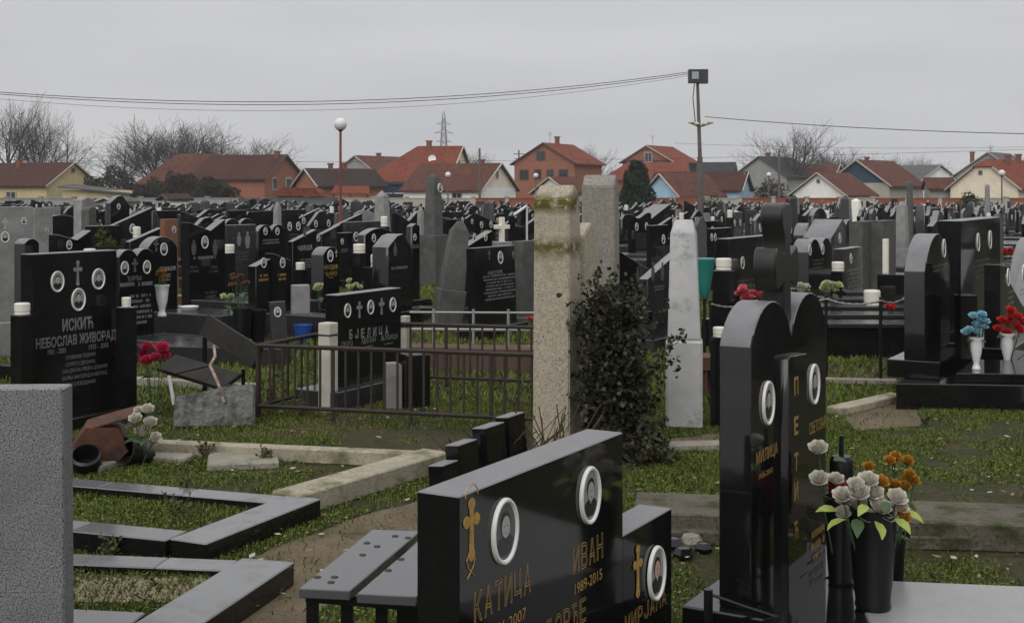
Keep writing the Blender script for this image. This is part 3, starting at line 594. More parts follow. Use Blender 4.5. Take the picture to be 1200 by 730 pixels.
def leafy(name, label, cat, p, rx, ry, rz_, n, ls, m, seed, cone=0, stem=True, group=None, base=0.0, stemm=BARK, lump=.25, twigs=0):
    rr = np.random.default_rng(seed); root = thing(name, label, cat, p, group=group)
    u = rr.normal(size=(n, 3)); u /= np.linalg.norm(u, axis=1)[:, None]; rad = rr.random(n) ** .28
    ph = rr.uniform(0, 6.28, 6)
    lum = 1 + lump * (np.sin(5 * u[:, 0] + ph[0]) * np.sin(4 * u[:, 1] + ph[1]) + .7 * np.sin(7 * u[:, 2] + ph[2] + 3 * u[:, 0]))
    P = u * (rad * lum)[:, None]; zz = (P[:, 2] + 1) / 2
    sh_ = np.clip(1 - cone * np.clip(zz, 0, 1), .05, 1)
    P = np.stack([P[:, 0] * rx * sh_, P[:, 1] * ry * sh_, base + np.clip(zz, .0, 1.4) * 2 * rz_], 1)
    a = rr.normal(size=(n, 3)); a /= np.linalg.norm(a, axis=1)[:, None]; b_ = np.cross(a, rr.normal(size=(n, 3))); b_ /= np.linalg.norm(b_, axis=1)[:, None]
    s_ = ls * rr.uniform(.6, 1.4, n)[:, None]
    V = np.stack([P - a * s_, P + b_ * s_ * .45, P + a * s_, P - b_ * s_ * .45], 1).reshape(-1, 3); V[:, 2] = np.maximum(V[:, 2], .01)
    me = bpy.data.meshes.new('foliage'); me.from_pydata(V.tolist(), [], [(4 * i, 4 * i + 1, 4 * i + 2, 4 * i + 3) for i in range(n)])
    obj('foliage', me, m, root)
    if stem:
        st = MB(); st.tube((0, 0, 0), (0, 0, base + rz_ * .9), rx * .09, rx * .04, 6)
        r2 = random.Random(seed)
        for i in range(9 + twigs):
            e = Vector((r2.uniform(-.85, .85) * rx, r2.uniform(-.85, .85) * ry, base + r2.uniform(.6, 1.75) * rz_)); st.tube((0, 0, base * .8 + r2.random() * rz_ * .5), e, rx * .03, rx * .008, 4, cap=False)
        obj('stem', st, stemm, root)
    return root
leafy('conifer', 'dense dark conifer before the blue house', 'tree', (xp(745, 92), 92, 0), 1.55, 1.45, 1.85, 7000, .13, EVG, 3, cone=.55, base=.1, lump=.18)
for i, (px, yt, Y, rx, n) in enumerate(((215, 203, 118, 3.0, 5000), (250, 208, 112, 2.2, 4200), (178, 212, 122, 2.4, 3600), (135, 196, 135, 2.6, 2600), (108, 205, 138, 1.5, 1200))):
    h = zp(yt, Y); leafy('winter_hedge', ['tallest brown hedge bush before the red hip roofed house', 'dark hedge bush left of the orange brick gable', 'low brown hedge bush behind the white tomb hut', 'thin brown bush right of the yellow house gable', 'small bush touching the yellow house gable'][i], 'bush', (xp(px, Y), Y, 0), rx, 1.6, h / 2, n, .16, HEDG, 20 + i, cone=.3, group='brown hedge bushes', twigs=20)
leafy('bush', 'small green bush by the brick wall before the cream house', 'bush', (xp(1137, 70), 70, 0), .8, .7, .85, 900, .09, THU, 31, cone=.3)
leafy('bush', 'low yellowish bush right of the floodlight pole', 'bush', (xp(834, 60), 60, 0), .35, .35, .75, 500, .06, THU, 32)
leafy('bush', 'tall dark bush before the grey house at the tree line right of conifer', 'bush', (xp(903, 128), 128, 0), 1.6, 1.2, 1.4, 1500, .14, HEDG, 33, twigs=20)

# ------------------------------------------------------------------ poles, lamps, wires
POLE = mat('weathered_pole', (.13, .12, .11), .8, .2, col2=(.09, .08, .07), vscale=3, patch=(.2, .1, .05), pscale=2, plo=.6, phi=.7)
RPOLE = mat('rust_red_pole', (.16, .05, .03), .7, .3)
GLOBE = mat('milky_globe', (.62, .62, .6), .35, .5)
YF = 42.
fl = thing('floodlight_pole', 'tall floodlight pole with lamp box above conifer', 'pole', (xp(821, YF), YF, 0), 0)
zt = zp(97, YF)
obj('pole', MB().tube((0, 0, 0), (-.02, 0, 2.8), .11, .09, 10).tube((-.02, 0, 2.75), (-.1, 0, zt), .07, .05, 10), POLE, fl)
fh = obj('floodlight', MB().box((-.22, -.02, zt + .2), (.36, .3, .44)).box((.1, .05, zt + .2), (.28, .24, .46)), mat('dark_lamp_housing', (.035, .037, .04), .5, .4), fl, rot=(0, 0, 0))
obj('lamp_glass', MB().box((-.2, -.185, zt + .22), (.22, .03, .24)), mat('grey_lamp_glass', (.3, .32, .33), .12, .6), fh)
br = MB(); za = zp(147, YF)
for sx in (-1, 1):
    br.tube((-.03, 0, za - .05), (sx * .32, -.05, za + .06), .03, .025, 6)
obj('bracket', br, mat('yellowish_bracket', (.3, .25, .1), .6, .3, col2=(.1, .08, .04), vscale=9), fl)
for sx in (-1, 1):
    obj('insulator', MB().lathe([(.1, 0), (.12, .04), (.06, .09), (.04, .12)], 10, (sx * .3, -.05, za + .05)), mat('old_insulator', (.45, .42, .33), .4), fl)
    obj('insulator', MB().lathe([(.1, 0), (.12, .04), (.06, .09), (.04, .12)], 10, (sx * .14, -.05, za)), MATS['old_insulator'], fl)
obj('cable', MB().path([(-.2, -.05, zt), (-.26, -.05, zt - .5), (-.2, -.05, za + .3), (-.17, -.05, za)], .016), BIRON, fl)
def lamp(px, yg, Y, r, pm, label):
    o = thing('globe_lamp', label, 'street lamp', (xp(px, Y), Y, 0), 0, 'globe lamps on thin poles'); zc = zp(yg, Y)
    obj('pole', MB().tube((0, 0, 0), (0, 0, 1.0), .06, .06, 8).tube((0, 0, .98), (0, 0, zc - r * .85), .042, .035, 8), pm, o)
    obj('collar', MB().lathe([(.04, 0), (.1, .05), (.1, .1)], 10, (0, 0, zc - r - .02)), BIRON, o)
    obj('globe', MB().lathe([(r * max(.02, math.sin(math.pi * i / 12)), -r * math.cos(math.pi * i / 12)) for i in range(13)], 20, (0, 0, zc)).mesh('globe', smooth=80), GLOBE, o)
lamp(399, 146, 37, .185, RPOLE, 'tall globe lamp on rust red pole before dark roof')
lamp(525, 205, 84, .19, POLE, 'small distant globe lamp by the dark blue porch')
lamp(628, 206, 86, .17, POLE, 'small distant globe lamp before the orange brick house')
lamp(901, 205, 88, .17, POLE, 'small distant globe lamp before the dark green roof')
lamp(1174, 203, 66, .17, POLE, 'small distant globe lamp before cream house at right')
def upole(px, yt, Y, label, arm=True):
    o = thing('utility_pole', label, 'pole', (xp(px, Y), Y, 0), 0, 'distant utility poles'); z = zp(yt, Y)
    obj('pole', MB().tube((0, 0, 0), (0, 0, z), .14, .09, 8), POLE, o)
    if arm: obj('crossarm', MB().box((0, 0, z - .5), (1.4, .1, .1)).box((0, 0, z - 1.1), (1.1, .1, .1)), POLE, o)
upole(562, 174, 118, 'thin grey pole before the brown red roof', False)
upole(608, 176, 160, 'utility pole with crossarms left of the orange brick house')
upole(913, 175, 118, 'thin pole left of the white gable', False)
py = thing('lattice_pylon', 'faint lattice power pylon above bright red roof', 'pylon', (xp(520, 380), 380, 0), R(15)); zt2 = zp(130, 380)
pm = MB()
for sx in (-1, 1):
    for sy in (-1, 1): pm.tube((sx * 1.7, sy * 1.7, 0), (sx * .35, sy * .35, zt2 - 1.5), .13, .1, 4); pm.tube((sx * .35, sy * .35, zt2 - 1.5), (0, 0, zt2), .1, .06, 4)
k = 11
for i in range(k):
    z0, z1 = (zt2 - 2) * i / k, (zt2 - 2) * (i + 1) / k; w0, w1 = 1.7 - 1.35 * i / k, 1.7 - 1.35 * (i + 1) / k
    for q in range(4):
        A = [(-1, -1), (1, -1), (1, 1), (-1, 1)]; a, c = A[q], A[(q + 1) % 4]
        pm.tube((a[0] * w0, a[1] * w0, z0), (c[0] * w1, c[1] * w1, z1), .07, .07, 3).tube((c[0] * w0, c[1] * w0, z0), (a[0] * w1, a[1] * w1, z1), .07, .07, 3)
PYL = mat('grey_pylon_steel', (.2, .2, .21), .6, .3)
obj('lattice_mast', pm, PYL, py)
for z, a in ((zt2 - 4, 2.2), (zt2 - 6.6, 2.9), (zt2 - 9.2, 2.4)):
    obj('crossarm', MB().tube((-a, 0, z), (a, 0, z), .1, .1, 4).tube((-a, 0, z), (0, 0, z + .9), .07).tube((a, 0, z), (0, 0, z + .9), .07), PYL, py)
WIRE = mat('black_wire', (.02, .02, .02), .5)
def wire(label, p, q, sag, r, n=40):
    p, q = Vector(p), Vector(q); pts = []
    for i in range(n + 1):
        f = i / n; v = p.lerp(q, f); v.z -= sag * 4 * f * (1 - f); pts.append(v)
    o = obj('wire', MB().path(pts, r, 5), WIRE, label=label, cat='wire', group='overhead wires')
def at3(px, py, Y): return (xp(px, Y), Y, zp(py, Y))
PL = at3(812, 84, YF)
EL = at3(-260, 82, 36.0)
wire('upper overhead wire from floodlight pole to the left', PL, EL, .95, .011)
wire('middle overhead wire sagging left from the floodlight pole', at3(812, 86, YF), at3(-260, 82, 36.6), 1.02, .011)
wire('faint lower overhead wire sagging left of the pole', at3(813, 88, YF), at3(-260, 84, 37.2), 1.16, .006)
wire('overhead wire running right from the bracket', at3(826, 137, YF), at3(1450, 158, 34), .2, .012)
wire('thin far wire above the houses on the left', at3(-100, 186, 150), at3(1300, 172, 140), .9, .02)
wire('thin far wire above the houses on the right', at3(790, 168, 125), at3(1400, 166, 120), .55, .014)
# end posts that carry the wires, outside the picture
for p, lab in ((EL, 'post outside the picture carrying the left wires'), (at3(1450, 158, 34), 'post outside the picture carrying the right wire')):
    o = thing('utility_pole', lab, 'pole', (p[0], p[1], 0), 0, 'distant utility poles'); obj('pole', MB().tube((0, 0, 0), (0, 0, p[2] + .1), .12, .09, 8), POLE, o)
# ------------------------------------------------------------------ the crowded rows of gravestones
LABS = []
HAND = []          # filled by hand placed stones: (x,y)
def far_field():
    rr = random.Random(99); KINDS = ['slantr', 'slantr', 'slantl', 'arch', 'lowarch', 'roundarch', 'darch', 'gable', 'vtop', 'peak', 'step', 'wave', 'flat', 'flat', 'chamfer', 'obelisk', 'crossed', 'ridge']
    DESC = {'slantr': 'right-rising slant topped', 'slantl': 'left-rising slant topped', 'arch': 'arched', 'lowarch': 'low arched', 'roundarch': 'round topped', 'darch': 'double arched', 'gable': 'gabled', 'vtop': 'notched V topped', 'peak': 'peaked', 'step': 'stepped', 'wave': 'wavy topped', 'flat': 'flat topped', 'chamfer': 'chamfered', 'obelisk': 'obelisk', 'crossed': 'cross topped', 'ridge': 'ridge topped'}
    meshes = {}
    def mk(kind, v):
        if (kind, v) in meshes: return meshes[(kind, v)]
        w_, h_ = ((.62, 1.0), (.95, 1.02), (1.15, .9))[v]; pl = MB().box((0, 0, .09), (w_ + .24, .36, .18)).mesh('plinth', bevel=.008)
        if kind == 'obelisk':
            b_ = .17; t_ = .12; m = MB().add([(-b_, -b_, 0), (b_, -b_, 0), (b_, b_, 0), (-b_, b_, 0), (-t_, -t_, 1.25), (t_, -t_, 1.25), (t_, t_, 1.25), (-t_, t_, 1.25), (0, 0, 1.38)], [(3, 2, 1, 0), (0, 1, 5, 4), (1, 2, 6, 5), (2, 3, 7, 6), (3, 0, 4, 7), (4, 5, 8), (5, 6, 8), (6, 7, 8), (7, 4, 8)]).mesh('shaft', bevel=.006)
            w_ = .3
        elif kind == 'crossed':
            m = MB().prism(outline('gable', w_, h_ * .8), -.05, .05).prism([(x, z + h_ * .8 + .12) for x, z in cross_outline('plain', .4, .26)], -.035, .035).mesh('slab', bevel=.003); capped(m)
        else: m = slab_mesh(kind, w_, h_, .1, .005)
        ins = word_lines(-w_ * .36, w_ * .36, h_ * .5, h_ * .12, 6 + v, v * 7 + len(kind), .5)
        led = MB().box((0, -1.1, .12), (w_ + .16, 1.8, .24)).mesh('ledger', bevel=.01)
        meshes[(kind, v)] = (m, pl, ins, led, w_, h_); return meshes[(kind, v)]
    SP = []
    for i in range(-60, 60):
        for j in range(-10, 90):
            p = N60 * (i * 2.75 + .9) + D60 * (j * 1.62 + (i % 3) * .5); p.x += rr.uniform(-.28, .28); p.y += rr.uniform(-.25, .25)
            if not (20.5 < p.y < 97) or abs(p.x) > .405 * p.y + .6: continue
            if any((p.x - a) ** 2 + (p.y - c) ** 2 < 1.6 for a, c in HAND): continue
            if rr.random() < .1: continue
            SP.append(p.copy())
    SP.sort(key=lambda p: p.y)
    REG = [(-50, 112, 'before the yellow house'), (112, 205, 'before the long shed roof and tomb hut'), (205, 275, 'before the brown hedge'), (275, 395, 'before the orange gabled houses'), (395, 450, 'right of the tall globe lamp'), (450, 545, 'before the bright red roofed house'), (545, 625, 'before the cream gable'), (625, 730, 'behind the rough stone pillars'), (730, 790, 'before the conifer'), (790, 850, 'around the floodlight pole'), (850, 915, 'before the blue house'), (915, 985, 'before the white gable with red roof'), (985, 1085, 'before the dark blue gable'), (1085, 1260, 'before the cream house')]
    recs = []; n_ind = 285
    for idx, p in enumerate(SP[:n_ind]):
        kind = rr.choice(KINDS); v = rr.choice((0, 0, 1, 1, 2)); tone = rr.random()
        if kind == 'obelisk': tone = rr.uniform(.6, 1)
        tm, tw, pm_ = (BLK, 'black', LED) if tone < .55 else (BLK2, 'dull black', LED) if tone < .84 else (DGR, 'dark grey', DGR) if tone < .93 else (MRB2, 'weathered grey', MRB2) if tone < .975 else (MRB, 'pale grey', MRB)
        m, pl, ins, led, w_, h_ = mk(kind, v)
        s_ = rr.uniform(.86, 1.14) * (1 if p.y < 34 else .9 if p.y < 46 else .82); o = thing('gravestone', 'x', 'gravestone', p, R(60 + rr.uniform(-5, 5)), 'gravestones in the crowded rows'); o.scale = (rr.uniform(.9, 1.1), 1, s_)
        obj('shaft' if kind == 'obelisk' else 'slab', m, tm if kind == 'obelisk' else cap_of(tm), o, (0, 0, .18)); obj('plinth', pl, pm_, o)
        if p.y < 62 and rr.random() < .75: obj('ledger', led, pm_, o)
        fy = -.052 if kind != 'obelisk' else -.165
        np_ = 0
        if tone < .92 and kind != 'obelisk':
            np_ = rr.choice((0, 1, 1, 2)) if v < 1 else rr.choice((0, 1, 2, 2)); hz_ = .18 + h_ * (.66 if kind != 'crossed' else .52)
            for q in range(np_):
                u = 0 if np_ == 1 else (q - .5) * w_ * .5
                obj('portrait', PFAR, [WHT, PBG, PDK, PFC], o, (u, fy, hz_), sc=(.19, .12, .19 / s_))
            if p.y < 42: obj('inscription', ins, rr.choice((ENGD, ENGD, ENG, GOLD)), o, (0, fy - .001, .18), kind='stuff')
        px = 600 + FPX * p.x / p.y; reg = next((r[2] for r in REG if r[0] <= px < r[1]), 'at the edge of the picture')
        band = 'nearer rows' if p.y < 30 else 'middle rows' if p.y < 45 else 'back rows'
        recs.append((f"{tw} {DESC[kind]} gravestone", f"{reg}, {band}", px, o, np_))
    cnt = {}
    for r in sorted(recs, key=lambda r: r[2]): cnt.setdefault((r[0], r[1]), []).append(r)
    ORD = ['leftmost', 'second from left', 'third from left', 'fourth from left', 'fifth from left', 'sixth from left', 'seventh from left']
    for (a, c), rs in cnt.items():
        for i, r in enumerate(rs):
            pt = ['', ' with one portrait', ' with two portraits'][r[4]]
            tail = '' if len(rs) == 1 else f", {ORD[min(i, 6)]}"
            lb = f"{a}{pt} {c}{tail}"
            if len(lb.split()) > 16: lb = f"{a} {c}{tail}"
            if len(lb.split()) > 16: lb = f"{a} {c}".replace('gravestone', 'stone').replace('long shed roof and ', '') + tail
            r[3]['label'] = lb
    # the rows too far back to pick apart
    far = {0: MB(), 1: MB(), 2: MB(), 3: MB()}
    f = MB(); ms = [BLK, BLK2, DGR, MRB2, WHT]
    for p in SP[n_ind:]:
        if rr.random() < .12: continue
        kind = rr.choice([k for k in KINDS if k not in ('obelisk', 'crossed')]); w_ = rr.uniform(.6, 1.2); h_ = rr.uniform(.72, 1.08) + .2 * (rr.random() < .07)
        mi = rr.choice((0, 0, 0, 1, 1, 2, 3 if rr.random() < .5 else 1)); q = MB()
        o_ = outline(kind, w_, h_); q.prism(o_ if len(o_) < 12 else o_[:2] + o_[2::3], -.06, .06, mi)
        a = R(60 + rr.uniform(-5, 5)); Q = Matrix.Rotation(a, 3, 'Z')
        if rr.random() < .6:
            for u in ((0,) if w_ < .8 else (-.22 * w_, .22 * w_)): q.add([(u + x, -.065, z + h_ * .72) for x, z in oval(.07, .1, 8)], [tuple(range(8))], 4)
        if rr.random() < .12: q.box((w_ * .7, -.2, .6), (.12, .12, .3), 4)
        q.v = [tuple(Q @ Vector(v) + p) for v in q.v]; f.add(q.v, q.f); f.m[-len(q.f):] = q.m
    fm = f.mesh('distant_gravestones', smooth=0); fm.polygons.foreach_set('material_index', [5 if p.normal.z > .4 and p.material_index < 3 else p.material_index for p in fm.polygons])
    obj('distant_gravestones', fm, ms + [CAPB], kind='stuff', label='dense mass of far gravestones in front of the boundary wall', cat='gravestones')
    # candles and small flower pots between the rows
    G = [PETR, PETK, PETP, PETW, PETO, PETG]; GW = ['red', 'coral pink', 'pink', 'cream', 'orange', 'pale green']
    used = {}
    for p in SP[4:170:3]:
        q = p + N60 * rr.uniform(.3, .5) + D60 * rr.uniform(-.6, .6); px = 600 + FPX * q.x / q.y; reg = next((r[2] for r in REG if r[0] <= px < r[1]), 'at the edge of the picture')
        if rr.random() < .55:
            k = ('candle', reg); used[k] = used.get(k, 0) + 1; h_ = rr.choice((.26, .5, .8, .95))
            o = thing('lantern_post', f"candle lantern on dark post {reg}" + ('' if used[k] == 1 else f", {('second', 'third', 'fourth', 'fifth', 'sixth', 'seventh')[min(used[k] - 2, 5)]} nearest"), 'candle', q, R(60), 'candle posts in the rows')
            obj('post', MB().box((0, 0, h_ / 2), (.16, .16, h_)), BLK2, o); obj('candle_cup', LANT, CND, o, (0, 0, h_), sc=(.07, .07, .13))
        else:
            c = rr.randrange(6); k = (c, reg); used[k] = used.get(k, 0) + 1
            bb = [(rr.uniform(-.13, .13), rr.uniform(-.1, .1), rr.uniform(.16, .3), .06, G[c]) for _ in range(7)]
            q.z = .24; o = bouquet(f"small {GW[c]} flower posy {reg}" + ('' if used[k] == 1 else f", {('second', 'third', 'fourth', 'fifth', 'sixth')[min(used[k] - 2, 4)]} nearest"), q, bb, group='small posies in the rows')
            obj('pot', MB().lathe([(.07, -.24), (.08, -.2), (.11, 0), (.1, .02)], 12), BLK2, o)
# ------------------------------------------------------------------ foreground: polished black double stone with wing
def ground_of(s): HAND.append((s.c.x, s.c.y))
zt = .90; Yf = FPX * (EYE - zt) / (582 - HZ)
kat = Stone('family_gravestone', 'large polished black gravestone with gold crosses in the foreground', 538, 730, Yf, 0, 'flat', a=60.6, th=.125, ztop=zt, base=(.05, .1, .12), bev=.003)
kat.cross(552, 620, 74, 'lobed', GOLD, .5)
u_, z_, Y_ = kat.at(552, 583)
obj('gold_halo', MB().path([(u_ + .03 * math.cos(t_), -kat.th / 2 - .002, z_ + .004 + .03 * math.sin(t_)) for t_ in [math.pi * i / 10 for i in range(11)]], .0016, 4), GOLD, kat.root)
u_, z_, Y_ = kat.at(551, 655)
for sx in (-1, 1): obj('gold_sprig', MB().path([(u_ + sx * x, -kat.th / 2 - .002, z_ + z) for x, z in ((.004, .02), (.02, .0), (.012, -.02), (-.016, -.045))], .0016, 4), GOLD, kat.root)
kat.portrait(590, 622, 78, bgd=True); kat.portrait(690, 580, 68)
kat.letters('КАТИЦА', 555, 624, 694, 731); kat.letters('ИВАН', 671, 708, 642, 673); kat.text('1989-2015', 673, 705, 684, 697, GOLD)
kat.letters('ЂОРЂЕ', 640, 688, 727, 757); kat.text('1956-2007', 572, 616, 736, 750, GOLD)
# wing, lower, same plane
uw, Yw = kat.u(730); uw2, Yw2 = kat.u(788); wz = zp(628, Yw)
obj('side_wing', capped(MB().prism([(uw + .003, .12), (uw2, .12), (uw2, wz), (uw + .003, wz)], -.06, .06).mesh('wing', bevel=.003)), cap_of(BLK), kat.root)
obj('wing_plinth', MB().box(((uw + uw2) / 2 + .03, 0, .06), (uw2 - uw - .045, .3, .118)), BLK, kat.root)
kat.cross(747, 669, 62, 'lobed', GOLD, .42); kat.portrait(768, 671, 64, skin=True)
kat.letters('МИРЈАНА', 732, 782, 722, 742); ground_of(kat)

# granite block, left edge
gb = thing('granite_headstone', 'speckled light grey granite block at the bottom left corner', 'gravestone', (0, 0, 0))
Yg = FPX * (EYE - 1.05) / (455 - HZ); gb.location = (xp(74, Yg), Yg, 0); gb.rotation_euler = (0, 0, R(3))
obj('block', MB().prism([(-.62, .1), (0.006, .1), (0, 1.05), (-.62, 1.05)], 0, .1).mesh('block', bevel=.005), GRN, gb)
obj('plinth', MB().box((-.31, .05, .05), (.8, .3, .1)).mesh('plinth', bevel=.008), GRN, gb)

# bench with two black planks
bn = thing('plank_bench', 'low bench with two polished black stone planks, left of the foreground stone', 'bench', (0, 0, 0)); zs = .45
def plank(c4, nm='seat_plank'):
    P = [gp(x, y, zs) for x, y in c4]; vs = [(p.x, p.y, zs) for p in P] + [(p.x, p.y, zs - .03) for p in P]
    obj(nm, MB().add(vs, [(0, 1, 2, 3), (7, 6, 5, 4)] + [(i, i + 4, (i + 1) % 4 + 4, (i + 1) % 4) for i in range(4)]).mesh(nm, bevel=.003), mat('wet_black_slate', (.07, .071, .074), .14, .6, speck=(.1, .1, .1), sscale=300, rvar=.06), bn)
plank([(350, 689), (410, 692), (492, 622), (436, 620)]); plank([(418, 695), (488, 699), (560, 627), (500, 625)])
for (x, y) in ((364, 700), (405, 702), (446, 705), (482, 706), (470, 632), (540, 634)):
    p = gp(x, y - 8, zs - .03); obj('leg', MB().box((p.x, p.y + .04, (zs - .03) / 2), (.035, .035, zs - .03)), BIRON, bn)
for i, (x, y) in enumerate(((372, 676), (392, 676), (388, 682), (425, 650), (442, 640), (430, 636), (463, 628), (478, 630), (455, 668), (470, 655))):
    p = gp(x, y, zs); obj('bolt_hole', MB().lathe([(.012, 0), (.011, .0025), (.004, .003)], 9), IRON, bn, (p.x, p.y, zs))
pa, pb = gp(357, 697, zs - .03), gp(486, 707, zs - .03)
obj('rail', MB().tube((pa.x, pa.y + .04, zs - .05), (pb.x, pb.y + .04, zs - .05), .016, .016, 4), BIRON, bn)

# leaning black slabs behind the foreground stone
for i, (x1, x2, yt, Y, lab) in enumerate(((523, 527, 546, 6.35, 'lowest'), (543, 556, 522, 6.6, 'second'), (575, 590, 502, 6.85, 'third'), (602, 606, 489, 7.1, 'tallest'))):
    a = R(62); p = Vector((xp(x1, Y), Y, 0)); w_ = (.16, .2, .22, .2)[i]; h_ = zp(yt, Y)
    o = obj('stacked_slab', capped(MB().box((w_ / 2, .042, h_ / 2 ), (w_, .085, h_)).mesh('slab', bevel=.004)), cap_of(BLK), None, p, (R(-5), 0, a), label=f'{lab} of the upright black slabs stacked behind the foreground stone', cat='stone slab', group='stacked black slabs')

# ------------------------------------------------------------------ right double stone with cross
dbl = Stone('double_gravestone', 'black double arched gravestone with big cross, right foreground', 880, 968, 4.55, 0, 'darch', a=60, th=.12, ztop=1.245, base=(.06, .12, .16), bev=.004)
ul, _ = dbl.u(915); ur, _ = dbl.u(937)
zpn = dbl.at(930, 416)[1]
obj('center_panel', MB().prism([(ul, .16), (ur, .16), (ur, zpn), (ul + .02, zpn + .012), (ul, zpn)], -.03, .03).mesh('panel', bevel=.003), BLK, dbl.root, (0, -.06, 0))
cu = dbl.at(914, 300)[0]; CRO = []
half = [(.062, 0), (.055, .17), (.05, .215), (.1, .2), (.15, .185), (.178, .22), (.185, .27), (.178, .32), (.15, .355), (.1, .338), (.05, .325), (.046, .36), (.05, .4), (.08, .44), (.085, .475), (.07, .505), (.03, .522)]
half = [(x * .8, z) for x, z in half]; CRO = half + [(-x, z) for x, z in half[::-1]]
obj('cross', MB().prism(CRO, -.045, .045).mesh('cross', bevel=.006), mat('dusty_black_granite', (.009, .0088, .008), .3, .4, col2=(.016, .015, .013), vscale=8, speck=(.04, .04, .04), sscale=300), dbl.root, (0, 0, 1.085))
dbl.portrait(899, 472, 52); dbl.portrait(953, 450, 48)
dbl.text('МИЛИЦА', 886, 911, 530, 548, GOLD); dbl.text('1936-2012', 889, 905, 556, 562, GOLD); dbl.text('СВЕТОЗАР', 948, 967, 496, 510, GOLD); dbl.text('1931-2006', 951, 963, 520, 526, GOLD)
for ch, y in zip('ПЕТИЋ', (455, 502, 545, 580, 626)):
    u1, Y1 = dbl.u(922); z1 = zp(y, Y1 - .06)
    obj('letter', text_mesh(ch, .03), GOLD, dbl.root, (u1 - .005, -.06 - .0315, z1 - .035), sc=(.05, .06, .07))
u1, Y1 = dbl.u(948); obj('inscription', word_lines(u1, dbl.w / 2 - .02, zp(625, Y1), zp(668, Y1), 3, 4), GOLD, dbl.root, (0, -.064, 0)); ground_of(dbl)
# ledger slab of that grave
P = [gp(975, 688, .16), gp(1260, 700, .16)]
ld = thing('ledger_slab', 'pale polished grave slab at the bottom right corner', 'grave slab', (0, 0, 0))
q0 = Vector((1.3, 4.9, 0)); dn = Vector((math.cos(R(-8)), math.sin(R(-8)), 0)); pn = Vector((dn.y, -dn.x, 0))
vs = [q0, q0 + dn * 1.7, q0 + dn * 1.7 + pn * 1.1, q0 + pn * 1.1]
obj('top', MB().add([(v.x, v.y, .17) for v in vs] + [(v.x, v.y, .11) for v in vs], [(3, 2, 1, 0), (4, 5, 6, 7)] + [(i, (i + 1) % 4, (i + 1) % 4 + 4, i + 4) for i in range(4)]).mesh('top', bevel=.006), mat('silver_grey_polished_granite', (.22, .22, .225), .25, .5, speck=(.13, .13, .13), sscale=380, col2=(.27, .265, .26), vscale=4), ld)
vd = [q0 - dn * .36, q0 - dn * .003, q0 - dn * .003 + pn * 1.1, q0 - dn * .36 + pn * 1.1]
obj('black_border', MB().add([(v.x, v.y, .167) for v in vd] + [(v.x, v.y, 0) for v in vd], [(3, 2, 1, 0), (4, 5, 6, 7)] + [(i, (i + 1) % 4, (i + 1) % 4 + 4, i + 4) for i in range(4)]).mesh('border', bevel=.005), BLK, ld)
vs2 = [v + (sum(vs, Vector()) / 4 - v) * .04 for v in vs]
obj('kerb', MB().add([(v.x, v.y, .11) for v in vs2] + [(v.x, v.y, 0) for v in vs2], [(3, 2, 1, 0), (4, 5, 6, 7)] + [(i, (i + 1) % 4, (i + 1) % 4 + 4, i + 4) for i in range(4)]).mesh('kerb', bevel=.004), BLK2, ld)
# vases and flowers on it
pv = gp(1023, 712, .17)
vase('tall black flower vase full of cream roses on the pale slab', pv, .36, .082, BIRON, style='urn')
pv2 = gp(985, 668, .17); pv2 = Vector((xp(985, 4.86), 4.86, .167))
vase('black vase behind the cream roses, next to the double stone', pv2, .33, .06, BIRON, style='urn')
rr = random.Random(4); bl = []
for (x, y, r) in ((-46, 6, 14), (-26, 2, 16), (-10, -10, 15), (4, 20, 15), (24, 8, 15), (-3, 6, 15), (-34, 20, 14), (12, -4, 13), (-18, 22, 15), (30, 20, 13), (-40, 30, 12), (-12, 32, 13), (14, 30, 14), (34, 30, 11), (-28, -8, 12)):
    k = pv.y / FPX; bl.append((x * .85 * k, rr.uniform(-.07, .05), .335 + (28 - y) * k * .95, r * k * .92, PETO if (x, y) in ((12, -4), (34, 30)) else PETW))
lv = [(-.11, -.06, .33, .085, 200), (-.08, -.09, .34, .09, 255), (-.02, -.1, .335, .085, 275), (.05, -.09, .34, .08, 300), (-.1, .0, .38, .08, 170), (.09, -.03, .35, .085, 330), (.1, .02, .37, .08, 20), (.02, -.09, .4, .07, 250), (-.05, -.1, .39, .07, 230), (-.13, -.02, .35, .08, 185)]
bq = bouquet('bunch of cream roses with yellow green leaves in tall black vase', pv, bl, lv)
for i, ch in enumerate([o for o in bq.children if o.name.startswith('leaf')]):
    if i % 3 == 1: ch.material_slots[0].link = 'OBJECT'; ch.material_slots[0].material = LEAFD
    ch.scale.y *= .75
bouquet('two grey white roses rising beside the gold lettered double stone', pv2, [(-.09, -.02, .5, .042, PETW), (-.1, -.08, .4, .04, PETW), (-.02, 0, .38, .036, PETW)], [(-.05, -.02, .42, .09, 200), (-.02, .02, .46, .08, 30)], leafm=LEAFD)
pv3 = Vector((xp(1042, 5.05), 5.05, 0))
vase('small dark pot holding ochre flowers behind tall vase', pv3, .28, .06, BIRON, style='urn')
bouquet('small ochre yellow flowers behind the cream roses', pv3, [(rr.uniform(-.1, .09), rr.uniform(-.04, .04), .52 + rr.uniform(-.08, .08), .027, PETO) for _ in range(22)], [(0, 0, .3, .1, a) for a in (20, 150, 260)], leafm=LEAFD)
lt = thing('grave_lantern', 'dark red grave lantern with black lid behind cream roses', 'lantern', (xp(986, 5.0), 5.0, 0))
obj('stand', MB().lathe([(.05, 0), (.05, .02), (.02, .05), (.02, .34), (.05, .38)], 14), BIRON, lt)
obj('glass', MB().lathe([(.045, .38), (.05, .4), (.05, .52), (.042, .54)], 16), mat('red_lantern_glass', (.12, .008, .006), .15, .6), lt)
